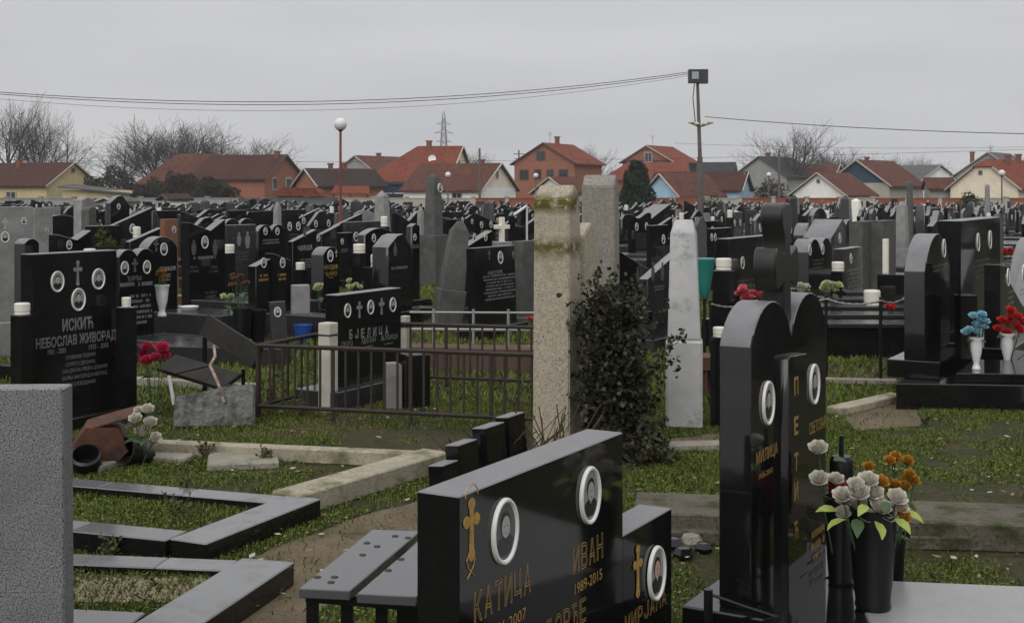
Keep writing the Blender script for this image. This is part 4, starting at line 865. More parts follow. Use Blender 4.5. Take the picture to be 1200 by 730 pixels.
obj('lid', MB().lathe([(.046, .54), (.046, .6), (.036, .62), (.01, .62), (.008, .7), (.003, .7)], 14), BIRON, lt)
# post with chain in front of double stone
ps = thing('chain_post', 'short black iron post left of the double stone', 'post', (xp(830, 4.5), 4.5, 0)); obj('post', MB().tube((0, 0, 0), (0, 0, zp(690, 4.5)), .016, .016, 8), BIRON, ps); obj('chain', MB().path([(0, 0, .24), (.12, -.01, .2), (.25, -.02, .16), (.4, -.03, .15)], .006, 5), BIRON, ps)

# concrete steps behind
kerb('concrete_kerb', 'wide dark mossy concrete kerb behind the double stone', gp(742, 600, .13), gp(1290, 618, .13), .42, .13, CONCD, 1)
kerb('concrete_kerb', 'lower narrow concrete step before the mossy kerb', gp(775, 622, .065), gp(1290, 633, .065), .16, .065, CONCD, 1)
rr = random.Random(8)
for i in range(6):
    p = gp(rr.uniform(788, 845), rr.uniform(640, 655)); 
    obj('rubble_stone', MB().lathe([(.01, 0), (.05, .0), (.06, .03), (.04, .06), (.01, .065)], 6), CONC if i % 2 else BLK2, None, (p.x, p.y, 0), (0, 0, rr.random()), (rr.uniform(.5, 1.0),) * 3, label=f'{("pale", "dark")[i % 2 == 0]} rubble stone beside the mossy kerb, {("leftmost", "second from left", "third from left", "fourth from left", "fifth from left", "rightmost")[i]}', cat='stone', group='rubble by the kerb')

# ------------------------------------------------------------------ grave kerbs bottom left
def grave_frame(label, A, B, Cc, D, wd, h, m, fill=None):
    """A far-left, B far-right, C near-right, D near-left: outer corners on top of kerb (world xy)"""
    r = thing('grave_kerb', label, 'grave kerb', (0, 0, 0))
    for p, q, n_, ww in ((A, B, 'far_rail', wd[0]), (B, Cc, 'end_rail', wd[1]), (Cc, D, 'near_rail', wd[2])):
        d = (q - p).normalized(); nrm = Vector((d.y, -d.x, 0)); i0 = .0 if n_ == 'end_rail' else 0
        if n_ == 'far_rail': q = q - d * wd[1] * 1.02
        if n_ == 'near_rail': p = p + d * wd[1] * 1.02
        vs = [p, q, q + nrm * ww, p + nrm * ww]
        hh = h - (0.002 if n_ != 'end_rail' else 0)
        seg = 3 if n_ != 'end_rail' else 1
        for k in range(seg):
            a0, a1 = k / seg + .001, (k + 1) / seg - .001
            v4 = [vs[0].lerp(vs[1], a0), vs[0].lerp(vs[1], a1), vs[3].lerp(vs[2], a1), vs[3].lerp(vs[2], a0)]
            ro = obj(n_, MB().add([(v.x, v.y, hh) for v in v4] + [(v.x, v.y, 0) for v in v4], [(3, 2, 1, 0), (4, 5, 6, 7)] + [(i, (i + 1) % 4, (i + 1) % 4 + 4, i + 4) for i in range(4)]).mesh(n_, bevel=.005), [BLK2, KRB2 if (k + len(n_)) % 3 == 1 or n_ == 'end_rail' else m], r); capped(ro.data)  # pale tops and black sides put sky sheen and shade into the colour
    iv = [A, B, Cc, D]; cc = sum(iv, Vector()) / 4; iv = [v.lerp(cc, .06) for v in iv]
    obj('soil', MB().add([(v.x, v.y, fill) for v in iv], [(3, 2, 1, 0)]), gm, r); BEDS.append(([(v.x, v.y) for v in iv], fill))
    return r
BEDS = []
A, B, Cc = gp(40, 646, .1), gp(345, 658, .1), gp(225, 738, .1); D = Cc + (A - B)
grave_frame('grey polished grave kerb at the bottom, nearest the bench', A, B, Cc, D, (.15, .24, .17), .1, KRB, .06)
A, B, Cc = gp(40, 556, .1), gp(376, 584, .1), gp(241, 637, .1); D = Cc + (A - B)
grave_frame('grey polished grave kerb around weeds, behind the nearest one', A, B, Cc, D, (.15, .2, .17), .1, KRB, .05)
# beige concrete plot edging
k1 = thing('plot_edging', 'beige concrete plot edging running to the bench slabs', 'kerb', (0, 0, 0))
for p, q, ww in ((gp(184, 516, .08), gp(528, 531, .08), .1), (gp(528, 531, .1), gp(352, 583, .1), .2)):
    o = kerb('edging', None, p, q, ww, .09 if ww < .15 else .11, CONB, -1, parent=k1)
kerb('plot_edging', 'weathered concrete edging left of the rough slab', gp(100, 545, .05), gp(184, 517, .05), .1, .05, CONC, -1)
for (x, y, sx, sy, rz, lab) in ((285, 541, .42, .5, 12, 'pale gravelly paving slab in the grass before the fence'), (190, 541, .36, .14, -8, 'half buried stone strip in the grass near the rusty box')):
    p = gp(x, y); obj('paving_slab', MB().box((0, 0, .02), (sx, sy, .05)).mesh('s', bevel=.01), CONC, None, (p.x, p.y, 0), (0, 0, R(rz)), label=lab, cat='paving slab')

# ------------------------------------------------------------------ rough stone pillars and ivy
def pillar(name, label, px1, px2, pys, Y, ytop, ybev, m, taper=.0, depth=.22, a=-18, moss=False, cat='gravestone', base=None, side=0):
    """frontal pillar: top bevel slopes to the front"""
    w_ = (px2 - px1) / FPX * Y / math.cos(R(a)); zt, zb = zp(ytop, Y), zp(ybev, Y)
    r = thing(name, label, cat, (xp((px1 + px2) / 2, Y), Y, 0), R(a)); x = w_ / 2; t_ = x * (1 - taper)
    m_ = MB().add([(-x, 0, 0), (x, 0, 0), (x, depth, 0), (-x, depth, 0), (-t_, .01, zb), (t_, .01, zb), (t_, depth - .01, zb), (-t_, depth - .01, zb), (-t_, depth * .45, zt), (t_, depth * .45, zt), (t_, depth * .6, zt), (-t_, depth * .6, zt)],
                  [(3, 2, 1, 0), (0, 1, 5, 4), (1, 2, 6, 5), (2, 3, 7, 6), (3, 0, 4, 7), (4, 5, 9, 8), (8, 9, 10, 11), (10, 9, 5, 6), (11, 10, 6, 7), (8, 11, 7, 4)])
    o = obj('shaft', m_.mesh('shaft', bevel=.008, seg=2), m, r)
    return r, w_, zb, zt
TM = TERR.copy(); TM.name = 'mossy_terrazzo'; t = TM.node_tree; bs = t.nodes['Principled BSDF']; src = bs.inputs['Base Color'].links[0].from_socket
tcx = t.nodes.new('ShaderNodeTexCoord'); sp_ = t.nodes.new('ShaderNodeSeparateXYZ'); t.links.new(tcx.outputs['Object'], sp_.inputs[0])
def band(z0, z1, z2, z3):
    a_ = t.nodes.new('ShaderNodeMapRange'); a_.inputs[1].default_value = z0; a_.inputs[2].default_value = z1; b2 = t.nodes.new('ShaderNodeMapRange'); b2.inputs[1].default_value = z3; b2.inputs[2].default_value = z2
    t.links.new(sp_.outputs[2], a_.inputs[0]); t.links.new(sp_.outputs[2], b2.inputs[0]); q = t.nodes.new('ShaderNodeMath'); q.operation = 'MULTIPLY'; t.links.new(a_.outputs[0], q.inputs[0]); t.links.new(b2.outputs[0], q.inputs[1]); return q.outputs[0]
nz = t.nodes.new('ShaderNodeTexNoise'); nz.inputs['Scale'].default_value = 14; nz.inputs['Detail'].default_value = 8; nz.inputs['Roughness'].default_value = .75; t.links.new(tcx.outputs['Object'], nz.inputs[0])
ad = t.nodes.new('ShaderNodeMath'); ad.operation = 'MAXIMUM'; t.links.new(band(1.50, 1.55, 1.60, 1.66), ad.inputs[0])
b2_ = t.nodes.new('ShaderNodeMath'); b2_.operation = 'MULTIPLY'; b2_.inputs[1].default_value = .95; t.links.new(band(1.2, 1.28, 1.31, 1.38), b2_.inputs[0]); t.links.new(b2_.outputs[0], ad.inputs[1])
mm = t.nodes.new('ShaderNodeMath'); mm.operation = 'MULTIPLY'; nr = t.nodes.new('ShaderNodeMapRange'); nr.inputs[1].default_value = .38; nr.inputs[2].default_value = .5; t.links.new(nz.outputs[0], nr.inputs[0]); t.links.new(nr.outputs[0], mm.inputs[0]); t.links.new(ad.outputs[0], mm.inputs[1])
mxx = t.nodes.new('ShaderNodeMixRGB'); t.links.new(mm.outputs[0], mxx.inputs[0]); t.links.new(src, mxx.inputs[1]); mxx.inputs[2].default_value = (.085, .075, .012, 1); t.links.new(mxx.outputs[0], bs.inputs['Base Color'])
pillar('stone_pillar', 'rough beige stone pillar with yellow moss at its top', 624, 667, 0, 8.1, 217, 236, TM, .06, .24, -22)
HAND.append((.3, 8.2))
r_, *_ = pillar('stone_pillar', 'shorter beige pillar right behind the mossy one, with porcelain ovals', 668, 684, 0, 8.45, 262, 277, TERR, .02, .34, -22)
pr_ = obj('portrait', RIM, WHT, r_, (-.02, -.002, 1.02), sc=(.1, .1, .17)); pr2_ = obj('portrait', RIM, WHT, r_, (-.02, -.002, .72), sc=(.1, .1, .17))
pillar('stone_pillar', 'tall grey stone pillar standing behind ivy', 680, 721, 0, 9.6, 205, 218, TERG, .09, .24, -14)
wp = Stone('marble_obelisk', 'pale grey tapered obelisk on a block, right of the ivy', 780, 818, 8.9, 0, 'flat', a=-8, th=.26, m=WMB, w=.255, ztop=.62, base=None, bev=.02, bmat=WMB)
zb, zt = zp(273, 8.9), zp(258, 8.9)
obj('shaft', MB().add([(-.115, -.115, .62), (.115, -.115, .62), (.115, .115, .62), (-.115, .115, .62), (-.095, -.1, zb), (.075, -.1, zb), (.09, .09, zb - .01), (-.09, .09, zb - .01), (-.065, -.02, zt), (.06, -.02, zt), (.06, .05, zt), (-.065, .05, zt)], [(3, 2, 1, 0), (0, 1, 5, 4), (1, 2, 6, 5), (2, 3, 7, 6), (3, 0, 4, 7), (4, 5, 9, 8), (5, 6, 10, 9), (6, 7, 11, 10), (7, 4, 8, 11), (8, 9, 10, 11)]).mesh('shaft', bevel=.008), WMB, wp.root); ground_of(wp)

def ivy():
    rr = np.random.default_rng(5); r2 = random.Random(6); root = thing('ivy_bush', 'dark tangled ivy bush climbing between pillar and obelisk', 'bush', (xp(735, 8.0), 8.0, 0))
    st = MB(); P = []
    def branch(p, e, rad, wob, nl, spread, depth=0):
        pts = [p]; k = 6
        for i in range(1, k + 1):
            f = i / k; pts.append(p.lerp(e, f) + Vector((r2.uniform(-1, 1), r2.uniform(-1, 1), r2.uniform(-.5, .8))) * wob * math.sin(f * 2.8))
        for i in range(k): st.tube(pts[i], pts[i + 1], rad * (1 - .13 * i), rad * (1 - .13 * (i + 1)), 4, cap=False)
        for _ in range(nl):
            f = r2.random() ** .8 * k; i = min(k - 1, int(f)); c = pts[i].lerp(pts[i + 1], f - i); P.append((c.x + r2.gauss(0, spread), c.y + r2.gauss(0, spread), max(.012, c.z + r2.gauss(0, spread))))
        if depth < 1:
            for _ in range(3):
                s0 = pts[r2.randrange(2, k)]; branch(s0, s0 + Vector((r2.uniform(-.14, .13), r2.uniform(-.16, .1), r2.uniform(-.14, .16))), rad * .6, .03, int(nl * .55), spread * .8, depth + 1)
    for i in range(64):
        top = r2.choice((.35, .6, .8, .95, 1.05)) + r2.uniform(-.1, .1); xs_ = -.13 + r2.gauss(0, .075) + (.05 if top < .7 else 0)
        branch(Vector((r2.uniform(-.16, .08), r2.uniform(0, .2), 0)), Vector((max(-.25, min(.14, xs_)), r2.uniform(-.12, .3), top)), r2.uniform(.002, .006), .07, 110, .045)
    for (x1, z1) in ((.24, .95), (.3, .74), (.18, .82), (.2, .5), (.02, 1.12), (-.06, 1.18), (.33, .6)): branch(Vector((.0, -.05, .55)), Vector((x1, -.1, z1)), .0026, .06, 26, .02)
    for i in range(26): branch(Vector((0, 0, .02)), Vector((r2.uniform(-.2, .34), r2.uniform(-.4, .1), .04)), .003, .03, 60, .035)
    P = np.array(P); n = len(P); a = rr.normal(size=(n, 3)); a[:, 2] -= .4; a /= np.linalg.norm(a, axis=1)[:, None]; b_ = np.cross(a, rr.normal(size=(n, 3))); b_ /= np.linalg.norm(b_, axis=1)[:, None]; s_ = rr.uniform(.009, .022, n)[:, None]
    V = np.stack([P - a * s_, P + b_ * s_ * .85 - a * s_ * .3, P + a * s_ * 1.2, P - b_ * s_ * .85 - a * s_ * .3], 1).reshape(-1, 3); V[:, 2] = np.maximum(V[:, 2], .003)
    me = bpy.data.meshes.new('foliage'); me.from_pydata(V.tolist(), [], [(4 * i, 4 * i + 1, 4 * i + 2, 4 * i + 3) for i in range(n)]); q = rr.random(n); me.polygons.foreach_set('material_index', (q < .3).astype(np.int32) + 2 * (q > .86).astype(np.int32)); me.update()
    obj('foliage', me, [IVY, IVYB, mat('ivy_fresh_leaves', (.03, .042, .015), .4, .45)], root); obj('stems', st, STEM, root); return root
ivy()
# dry brush heap by the pillar foot
db = MB(); r2 = random.Random(12)
for i in range(90):
    p = Vector((r2.uniform(-.3, .3), r2.uniform(-.2, .2), r2.uniform(0, .05))); e = p + Vector((r2.uniform(-.25, .35), r2.uniform(-.2, .2), r2.uniform(.05, .4))); db.path([p, p.lerp(e, .5) + Vector((r2.uniform(-.03, .03),) * 3), e], r2.uniform(.002, .006), 4)
obj('dry_brushwood', db, STEM, None, (xp(600, 7.4), 7.4, 0), label='heap of dry twigs at the foot of the mossy pillar', cat='twigs')

# ------------------------------------------------------------------ iron fence and the white-posted stone
FA, FB = gp(302, 490), gp(640, 507); dF = (FB - FA).normalized(); aF = math.atan2(dF.y, dF.x)
def fence(label, p, q, h, n, skip=(), top=.018):
    ln = (q - p).length; a = math.atan2((q - p).y, (q - p).x); r = thing('iron_fence', label, 'fence', p, a)
    for z in (.09, h): obj('rail', MB().tube((0, 0, z), (ln, 0, z), top, top, 6), IRON, r)
    for i in range(n + 1):
        x = ln * i / n; big = i % 6 == 0
        obj('post' if big else 'bar', MB().box((x, 0, (h if not big else h) / 2 + (0 if big else .045)), (.022 if big else .014,) * 2 + ((h if big else h - .09),)), IRON, r)
    return r
FP = Vector((dF.y * -1, dF.x, 0)); FP = Vector((-math.sin(aF), math.cos(aF), 0))
fence('rusty iron grave fence, front run with thin bars', FA, FB, .53, 22)
fence('rusty iron grave fence, left run towards the back', FA + FP * .02, FA + FP * 1.7 + dF * .25, .53, 9)
fence('rusty iron grave fence, back run behind the white posts', FA + FP * 1.72 + dF * .25, FB + FP * 1.72 + dF * .2, .53, 20)
bj = Stone('family_gravestone', 'black stone with three porcelain portraits inside the iron fence', 396, 470, 9.75, 0, 'flat', a=62, th=.12, m=BLK2, ztop=zp(346, 9.75), base=(.2, .14, .16), bmat=DGR)
for px, q in ((407, 364), (434, 360), (460, 357)): bj.portrait(px, q, 17)
bj.cross(421, 363, 20, 'lobed', ENG); bj.cross(447, 359, 20, 'lobed', ENG)
for i, ch in enumerate('БЈЕЛИЦА'): bj.text(ch, 409 + i * 7, 413 + i * 7, 386.5 - i * .75, 398 - i * .8, ENG, .04)
bj.letters('ПЕРО', 400, 414, 401, 407, ENG, 0); bj.text('МИЛАН', 424, 440, 396.5, 403.5, ENG); bj.text('ЉУБИЦА', 446, 466, 394, 401, ENG)
bj.lines(400, 413, 410, 414, 1, ENG); bj.lines(426, 438, 406, 409, 1, ENG); bj.lines(448, 462, 403, 406, 1, ENG); ground_of(bj)
for (x1, x2, yt, yb, Y, lab) in ((373, 396, 378, 474, 9.6, 'left of the fenced black stone'), (469, 481, 370, 440, 10.9, 'right of the fenced black stone')):
    o = thing('white_post', f'square white painted stone post {lab}', 'post', (xp((x1 + x2) / 2, Y), Y, 0), R(60)); s_ = (x2 - x1) / FPX * Y / 1.366; h_ = zp(yt, Y)
    obj('shaft', MB().box((0, 0, h_ / 2), (s_, s_, h_)).mesh('post', bevel=.006), mat('whitewashed_stone', (.5, .48, .43), .8, .2, col2=(.38, .36, .31), vscale=6), o); obj('band', MB().box((0, 0, h_ - .09), (s_ + .006, s_ + .006, .012)), IRON, o)
o = obj('small_marker', MB().prism([(-.06, 0), (.06, 0), (.06, .34), (.03, .36), (-.06, .36)], -.04, .04).mesh('m', bevel=.006), MRB, None, (xp(461, 9.7), 9.7, 0), (0, 0, R(20)), label='small stained grey marker right of the fenced black stone', cat='stone marker')
obj('stone_stump', MB().box((0, 0, .21), (.2, .14, .42)).mesh('s', bevel=.008), BLK2, None, (xp(486, 9.75), 9.75, 0), (0, 0, R(30)), label='short dark stone stump beside the small stained marker', cat='stone marker')
sf = thing('steel_fence', 'pale steel rail fence behind the rusty fence', 'fence', (xp(480, 13.2), 13.2, 0), R(-3)); ln = 1.45
for z, r in ((zp(366, 13.2), .012), (zp(386, 13.2), .016), (zp(405, 13.2), .012)): obj('rail', MB().tube((0, 0, z), (ln, 0, z), r, r, 6), STEEL, sf)
for x in (.25, .66, 1.02, 1.4): obj('post', MB().tube((x, 0, 0), (x, 0, zp(362, 13.2)), .016, .016, 6), STEEL, sf)
kerb('plot_edging', 'reddish brown concrete edging behind the rusty fence', (xp(420, 11.9), 11.9), (xp(640, 11.6), 11.6), .3, .22, mat('brown_concrete', (.07, .042, .03), .9, .2, col2=(.1, .065, .05), vscale=5), 1)

# ------------------------------------------------------------------ broken bench, rough slab, rusty box
cs = thing('collapsed_bench', 'collapsed dark bench boards beside the rough stone slab', 'broken bench', (xp(250, 9.6), 9.6, 0), 0)
def board(p1, p2, wd, tk, roll, nm='board'):
    p1, p2 = Vector(p1), Vector(p2); d = p2 - p1; ln = d.length; q = d.to_track_quat('X', 'Z'); M = q.to_matrix() @ Matrix.Rotation(R(roll), 3, 'X')
    obj(nm, MB().box((p1 + p2) / 2, (ln, wd, tk), M=M).mesh(nm, bevel=.004), mat('charred_wet_wood', (.012, .011, .01), .65, .2, col2=(.026, .024, .021), vscale=8, bump=.2, bscale=30), cs)
def L3(px, py, Y): return (xp(px, Y) - xp(250, 9.6), Y - 9.6, zp(py, Y))
board(L3(240, 380, 9.9), L3(302, 420, 9.5), .17, .035, 75); board(L3(195, 425, 9.7), L3(272, 448, 9.3), .2, .035, 25); board(L3(262, 452, 9.25), L3(285, 470, 9.1), .1, .03, 0)
obj('bent_rod', MB().path([L3(251, 405, 9.5), L3(252, 418, 9.4), L3(246, 428, 9.2), L3(256, 450, 9.1), L3(263, 472, 8.95)], .011, 6), mat('chipped_white_rusty_rod', (.34, .31, .27), .7, .3, col2=(.2, .08, .03), vscale=16), cs)
obj('bent_rod', MB().path([L3(246, 428, 9.2), L3(225, 433, 9.3), L3(205, 438, 9.4)], .009, 6), IRON, cs)
obj('leg', MB().path([L3(198, 441, 9.15), L3(204, 475, 9.0)], .014, 6), STEEL, cs); obj('leg', MB().path([L3(285, 432, 9.6), L3(285, 492, 9.6)], .016, 6), BIRON, cs); obj('leg', MB().path([L3(240, 395, 9.9), L3(240, 475, 9.9)], .02, 6), BIRON, cs)
Yr = 9.0
obj('rough_slab', MB().prism([(-.27, 0), (.29, 0), (.285, .295), (.05, .275), (.0, .26), (-.265, .215)], -.05, .05).mesh('s', bevel=.01, seg=2), mat('rock_faced_stone', (.14, .14, .132), .9, .2, col2=(.2, .2, .19), vscale=20, patch=(.075, .075, .065), pscale=12, plo=.45, phi=.6, bump=1., bscale=35), None, (xp(250, Yr), Yr, 0), (R(-8), 0, R(6)), label='rough faced grey stone slab standing in the grass', cat='stone slab')
rb = thing('rusty_box', 'rusty broken iron box lying before the lettered black stone', 'iron box', (xp(128, 7.75), 7.75, 0), R(15))
obj('box', MB().prism([(-.2, .02), (.02, .0), (.12, .1), (.06, .24), (-.13, .26), (-.22, .12)], -.14, .14).mesh('b', bevel=.006), RUST, rb); obj('lid', MB().box((.0, .0, 0), (.3, .22, .012)).mesh('l', bevel=.002), RUST, rb, (.04, -.03, .292), (R(6), R(-14), 0)); obj('tube', MB().lathe([(.09, 0), (.09, .2), (.08, .2), (.078, .02)], 14), BIRON, rb, (.2, .02, .03), (R(70), 0, R(-40)))
obj('dark_hollow', MB().lathe([(.07, 0), (.09, .02), (.09, .12), (.075, .13), (.07, .02)], 14), BIRON, rb, (-.12, -.2, .02), (R(35), 0, 0))
bouquet('bunch of dusty cream roses beside the rusty box', (xp(165, 7.7), 7.7, .02), [(x * .0051, rr.uniform(-.05, .03), .26 - y * .0051, r * .0051, PETW) for x, y, r in ((-3, 0, 9), (8, -9, 9), (12, 5, 9), (2, 18, 11), (18, 22, 8), (-12, 8, 8), (14, 28, 7), (-2, -8, 7))], [(0, -.05, .15, .09, a) for a in (200, 300, 340)], leafm=LEAFD)
bouquet('bright pink roses beside the collapsed bench', (xp(180, 9.3), 9.3, .0), [(x * .0062, rr.uniform(-.05, .03), .46 - y * .0062, r * .0062, PETP) for x, y, r in ((-8, -6, 9), (10, -5, 10), (-6, 8, 9), (4, 4, 8), (-12, 2, 7), (14, 2, 7))], [(0, 0, .3, .1, a) for a in (20, 200)], leafm=LEAFD)

# ------------------------------------------------------------------ lettered black stone left
isk = Stone('family_gravestone', 'black stone with pale lettering, engraved cross and three portraits', 38, 137, 8.6, 298, 'flat', a=60, th=.12, m=BLK2, base=(.18, .1, .1))
isk.portrait(67, 330, 25); isk.portrait(115, 327, 25); isk.portrait(91.5, 351, 27); isk.cross(91, 320, 30, 'lobed', ENG, .45)
isk.text('ИСКИЋ', 73, 109, 374, 389, ENG, .035); isk.text('НЕБОСЛАВ ЖИВОРАД', 42, 136, 397, 412, ENG, .03)
isk.text('1931 - 2003', 56, 77, 410, 416, ENG); isk.text('1935 - 2000', 104, 127, 404, 410, ENG)
for i, s_ in enumerate(('СПОМЕНИК ПОДИЖУ', 'СУПРУГА ДЕСАНКА,', 'СИН ДРАГАН, КЋЕРКА ДУШАНКА', 'БРАЋА МИЛОРАД И МИЛОЈЕ,', 'СНАХА СЛОБОДАНКА')): isk.text(s_, 77 - (i > 1) * 4, 112 + (i in (2, 3)) * 14, 417 + i * 8.2, 422.5 + i * 8.2, ENG)
ground_of(isk)
for (x1, x2, yt, Y, lab) in ((15, 37, 369, 8.45, 'left end'), (141, 155, 360, 9.15, 'right end')):
    s_ = .105; h_ = zp(yt, Y); o = thing('lantern_column', f'black polished column at the {lab} of the lettered black stone', 'column', (xp((x1 + x2) / 2, Y), Y, 0), R(60)); obj('shaft', MB().box((0, 0, h_ / 2), (s_, s_, h_)).mesh('c', bevel=.003), BLK2, o)
    candle(f'cream candle cup on the column at the {lab} of the lettered stone', (o.location.x, o.location.y, h_), .05 if lab == 'left end' else .032, hs=1. if lab == 'left end' else 1.4)

# ------------------------------------------------------------------ middle distance, left
def ST(label, l, r, Y, yt, kind='flat', **k):
    extras = {q: k.pop(q) for q in ('por', 'txt', 'lin', 'cro', 'fig', 'name') if q in k}
    s = Stone(extras.get('name', 'gravestone'), label, l, r, Y, yt, kind, **k); ground_of(s)
    for (x, y, h) in extras.get('por', ()): s.portrait(x, y, h, far=True)
    for (st, x1, x2, y1, y2, m) in extras.get('txt', ()): s.text(st, x1, x2, y1, y2, m)
    for i, (x1, x2, y1, y2, n, m) in enumerate(extras.get('lin', ())): s.lines(x1, x2, y1, y2, n, m, seed=i + int(l))
    for (x, y, h, m) in extras.get('cro', ()): s.cross(x, y, h, 'lobed', m)
    for (x, y, h, m) in extras.get('fig', ()): s.figure(x, y, h, m)
    return s
ST('broad pale grey marble stone with two portraits at the left edge', -45, 39, 12.6, 243, 'flat', m=MRB, th=.2, base=(.1, .15, .35), a=40, por=[(6, 278, 13), (28, 259, 8)], cro=[(6, 262, 14, ENGB)])
ST('grey marble stone with small portrait behind the broad pale one', 40, 62, 15.6, 244, 'flat', m=MRB, th=.2, a=45, por=[(55, 270, 5)])
ST('black V topped stone peeping over the lettered black stone', 67, 107, 12.0, 271, 'vtop', th=.12, por=[(81, 287, 11)])
ST('dark arched stone between grey marble and lettered stone', 29, 46, 11.2, 280, 'arch', th=.14, m=BLK2)
ST('flat black stone behind the green shrub', 106, 140, 16.5, 265, 'flat', m=BLK2)
leafy('shrub', 'green thuja shrub behind the lettered black stone', 'bush', (xp(126, 15), 15, 0), .24, .22, .62, 2600, .035, THU, 41, cone=.25, stemm=STEM)
ST('grey weathered peaked stone left of the green shrub', 96, 111, 21, 231, 'gable', m=MRB, th=.2)
ST('dark grey slim stone right of the weathered peaked one', 104, 113, 18.5, 243, 'roundarch', m=MRB2, th=.16)
ST('black peaked stone under the white hut', 129, 152, 25, 229, 'peak', th=.14, por=[(139, 242, 7)])
ST('twin grey stone, left one, before the tomb hut', 152, 165, 29, 247, 'arch', m=MRB, th=.16)
ST('twin grey stone, right one, before the tomb hut', 166, 179, 29.5, 247, 'lowarch', m=MRB, th=.16)
ST('rising black slant stone above the double arched one', 152, 190, 19.5, 268, 'slantr', m=BLK2)
ST('brown granite stone with one portrait behind big V topped stone', 193, 209, 18.5, 257, 'flat', m=mat('brown_granite', (.2, .09, .045), .35, .4, col2=(.14, .06, .03), vscale=30), por=[(204, 269, 8)])
ST('black double arched stone with two portraits beside right column', 140, 181, 13.3, 293, 'darch', th=.13, por=[(146, 314, 16), (172, 313, 16)], cro=[(158, 311, 16, ENGD)], txt=[('ЂУРЂА', 149, 166, 324, 330, ENG)], lin=[(140, 157, 332, 340, 1, ENG), (161, 180, 331, 339, 1, ENG), (150, 178, 346, 384, 6, ENG)], ledger=(1.2, .14), base=(.1, .1, .14))
ST('tall round arched black stone with one portrait, by the white vase', 173, 208, 14.6, 278, 'arch', th=.16, por=[(192, 292, 15)], cro=[(183, 288, 14, ENGD)], txt=[('ОСЛАВЉЕВИЋ', 187, 206, 313, 318, ENGB), ('МИЛЕ', 189, 200, 321, 326, ENG)], lin=[(188, 200, 328, 331, 1, ENG)], ledger=(1.1, .3), base=(.1, .1, .2))
ST('big black V topped stone with oval portrait and engraved figures', 222, 264, 16.2, 258, 'vtop', th=.14, por=[(240, 284, 15)], fig=[(227, 290, 18, ENGD), (252, 290, 18, ENGD)], lin=[(226, 254, 301, 307, 1, ENG), (222, 232, 312, 322, 2, ENGD), (245, 256, 312, 322, 2, ENGD), (240, 254, 342, 356, 3, ENGD)], ledger=(1.4, .3), base=(.12, .12, .2))
ST('dark grey flat stone with faint engraved figures', 267, 300, 19, 264, 'flat', m=DGR, fig=[(280, 280, 16, ENG), (290, 281, 20, ENG)], lin=[(274, 294, 296, 308, 3, ENGD)])
ST('black twin arched stone with two leaf portraits', 303, 334, 20.5, 264, 'darch', por=[(311, 271, 9), (325, 271, 9)], lin=[(304, 330, 281, 288, 2, ENG)])
ST('black low double gabled stone with two white portraits', 300, 318, 14.6, 304, 'slantr', por=[(309, 308, 12)], lin=[(303, 314, 322, 332, 2, GOLD)], th=.12, ledger=(1.3, .28), base=(.05, .1, .2))
ST('right half of the low double gabled black stone', 320, 341, 14.8, 297, 'slantl', por=[(331, 308, 12)], lin=[(325, 336, 321, 331, 2, GOLD)], th=.12, base=(.03, .1, .2))
ST('black slant topped stone with bold surname, behind the low double one', 343, 371, 19.5, 270, 'slantr', fig=[(357, 272, 12, ENGD)], txt=[('ЧАВИЋЕВИЋ', 349, 366, 288, 294, ENGB)], lin=[(350, 367, 304, 316, 4, ENG)])
ST('black arched stone with gold lettering', 379, 398, 16.4, 290, 'arch', th=.2, por=[(387, 300, 14)], cro=[(394, 297, 9, GOLD)], txt=[('ЧИЧОВИЋ', 379, 396, 311, 317, GOLD), ('ЂУРО', 381, 395, 319, 324, GOLD)], lin=[(384, 392, 325, 327, 1, GOLD)], base=(.05, .1, .15))
ST('black slant topped stone behind the gold lettered one', 377, 399, 22.5, 264, 'slantr', por=[(373, 279, 8)])
ST('black low arched stone right of the gold lettered one', 400, 413, 22, 273, 'flat', por=[(401, 283, 7)], lin=[(399, 408, 292, 297, 2, ENG)])
ST('broad black low arched stone between two candle posts', 428, 462, 18, 268, 'lowarch', th=.14, por=[(438, 279, 10)], lin=[(438, 444, 293, 299, 2, ENG)])
ST('black ridge topped stone with bluish sheen', 455, 483, 15.4, 275, 'peak', th=.24, lin=[(458, 477, 313, 319, 1, ENG)], fig=[(463, 292, 16, ENGD)], base=(.05, .1, .2))
ST('black stone with weathered cap behind the ridge topped one', 483, 492, 18, 262, 'gable', m=BLK, por=[(486, 278, 8)], lin=[(483, 491, 287, 292, 2, ENG)])
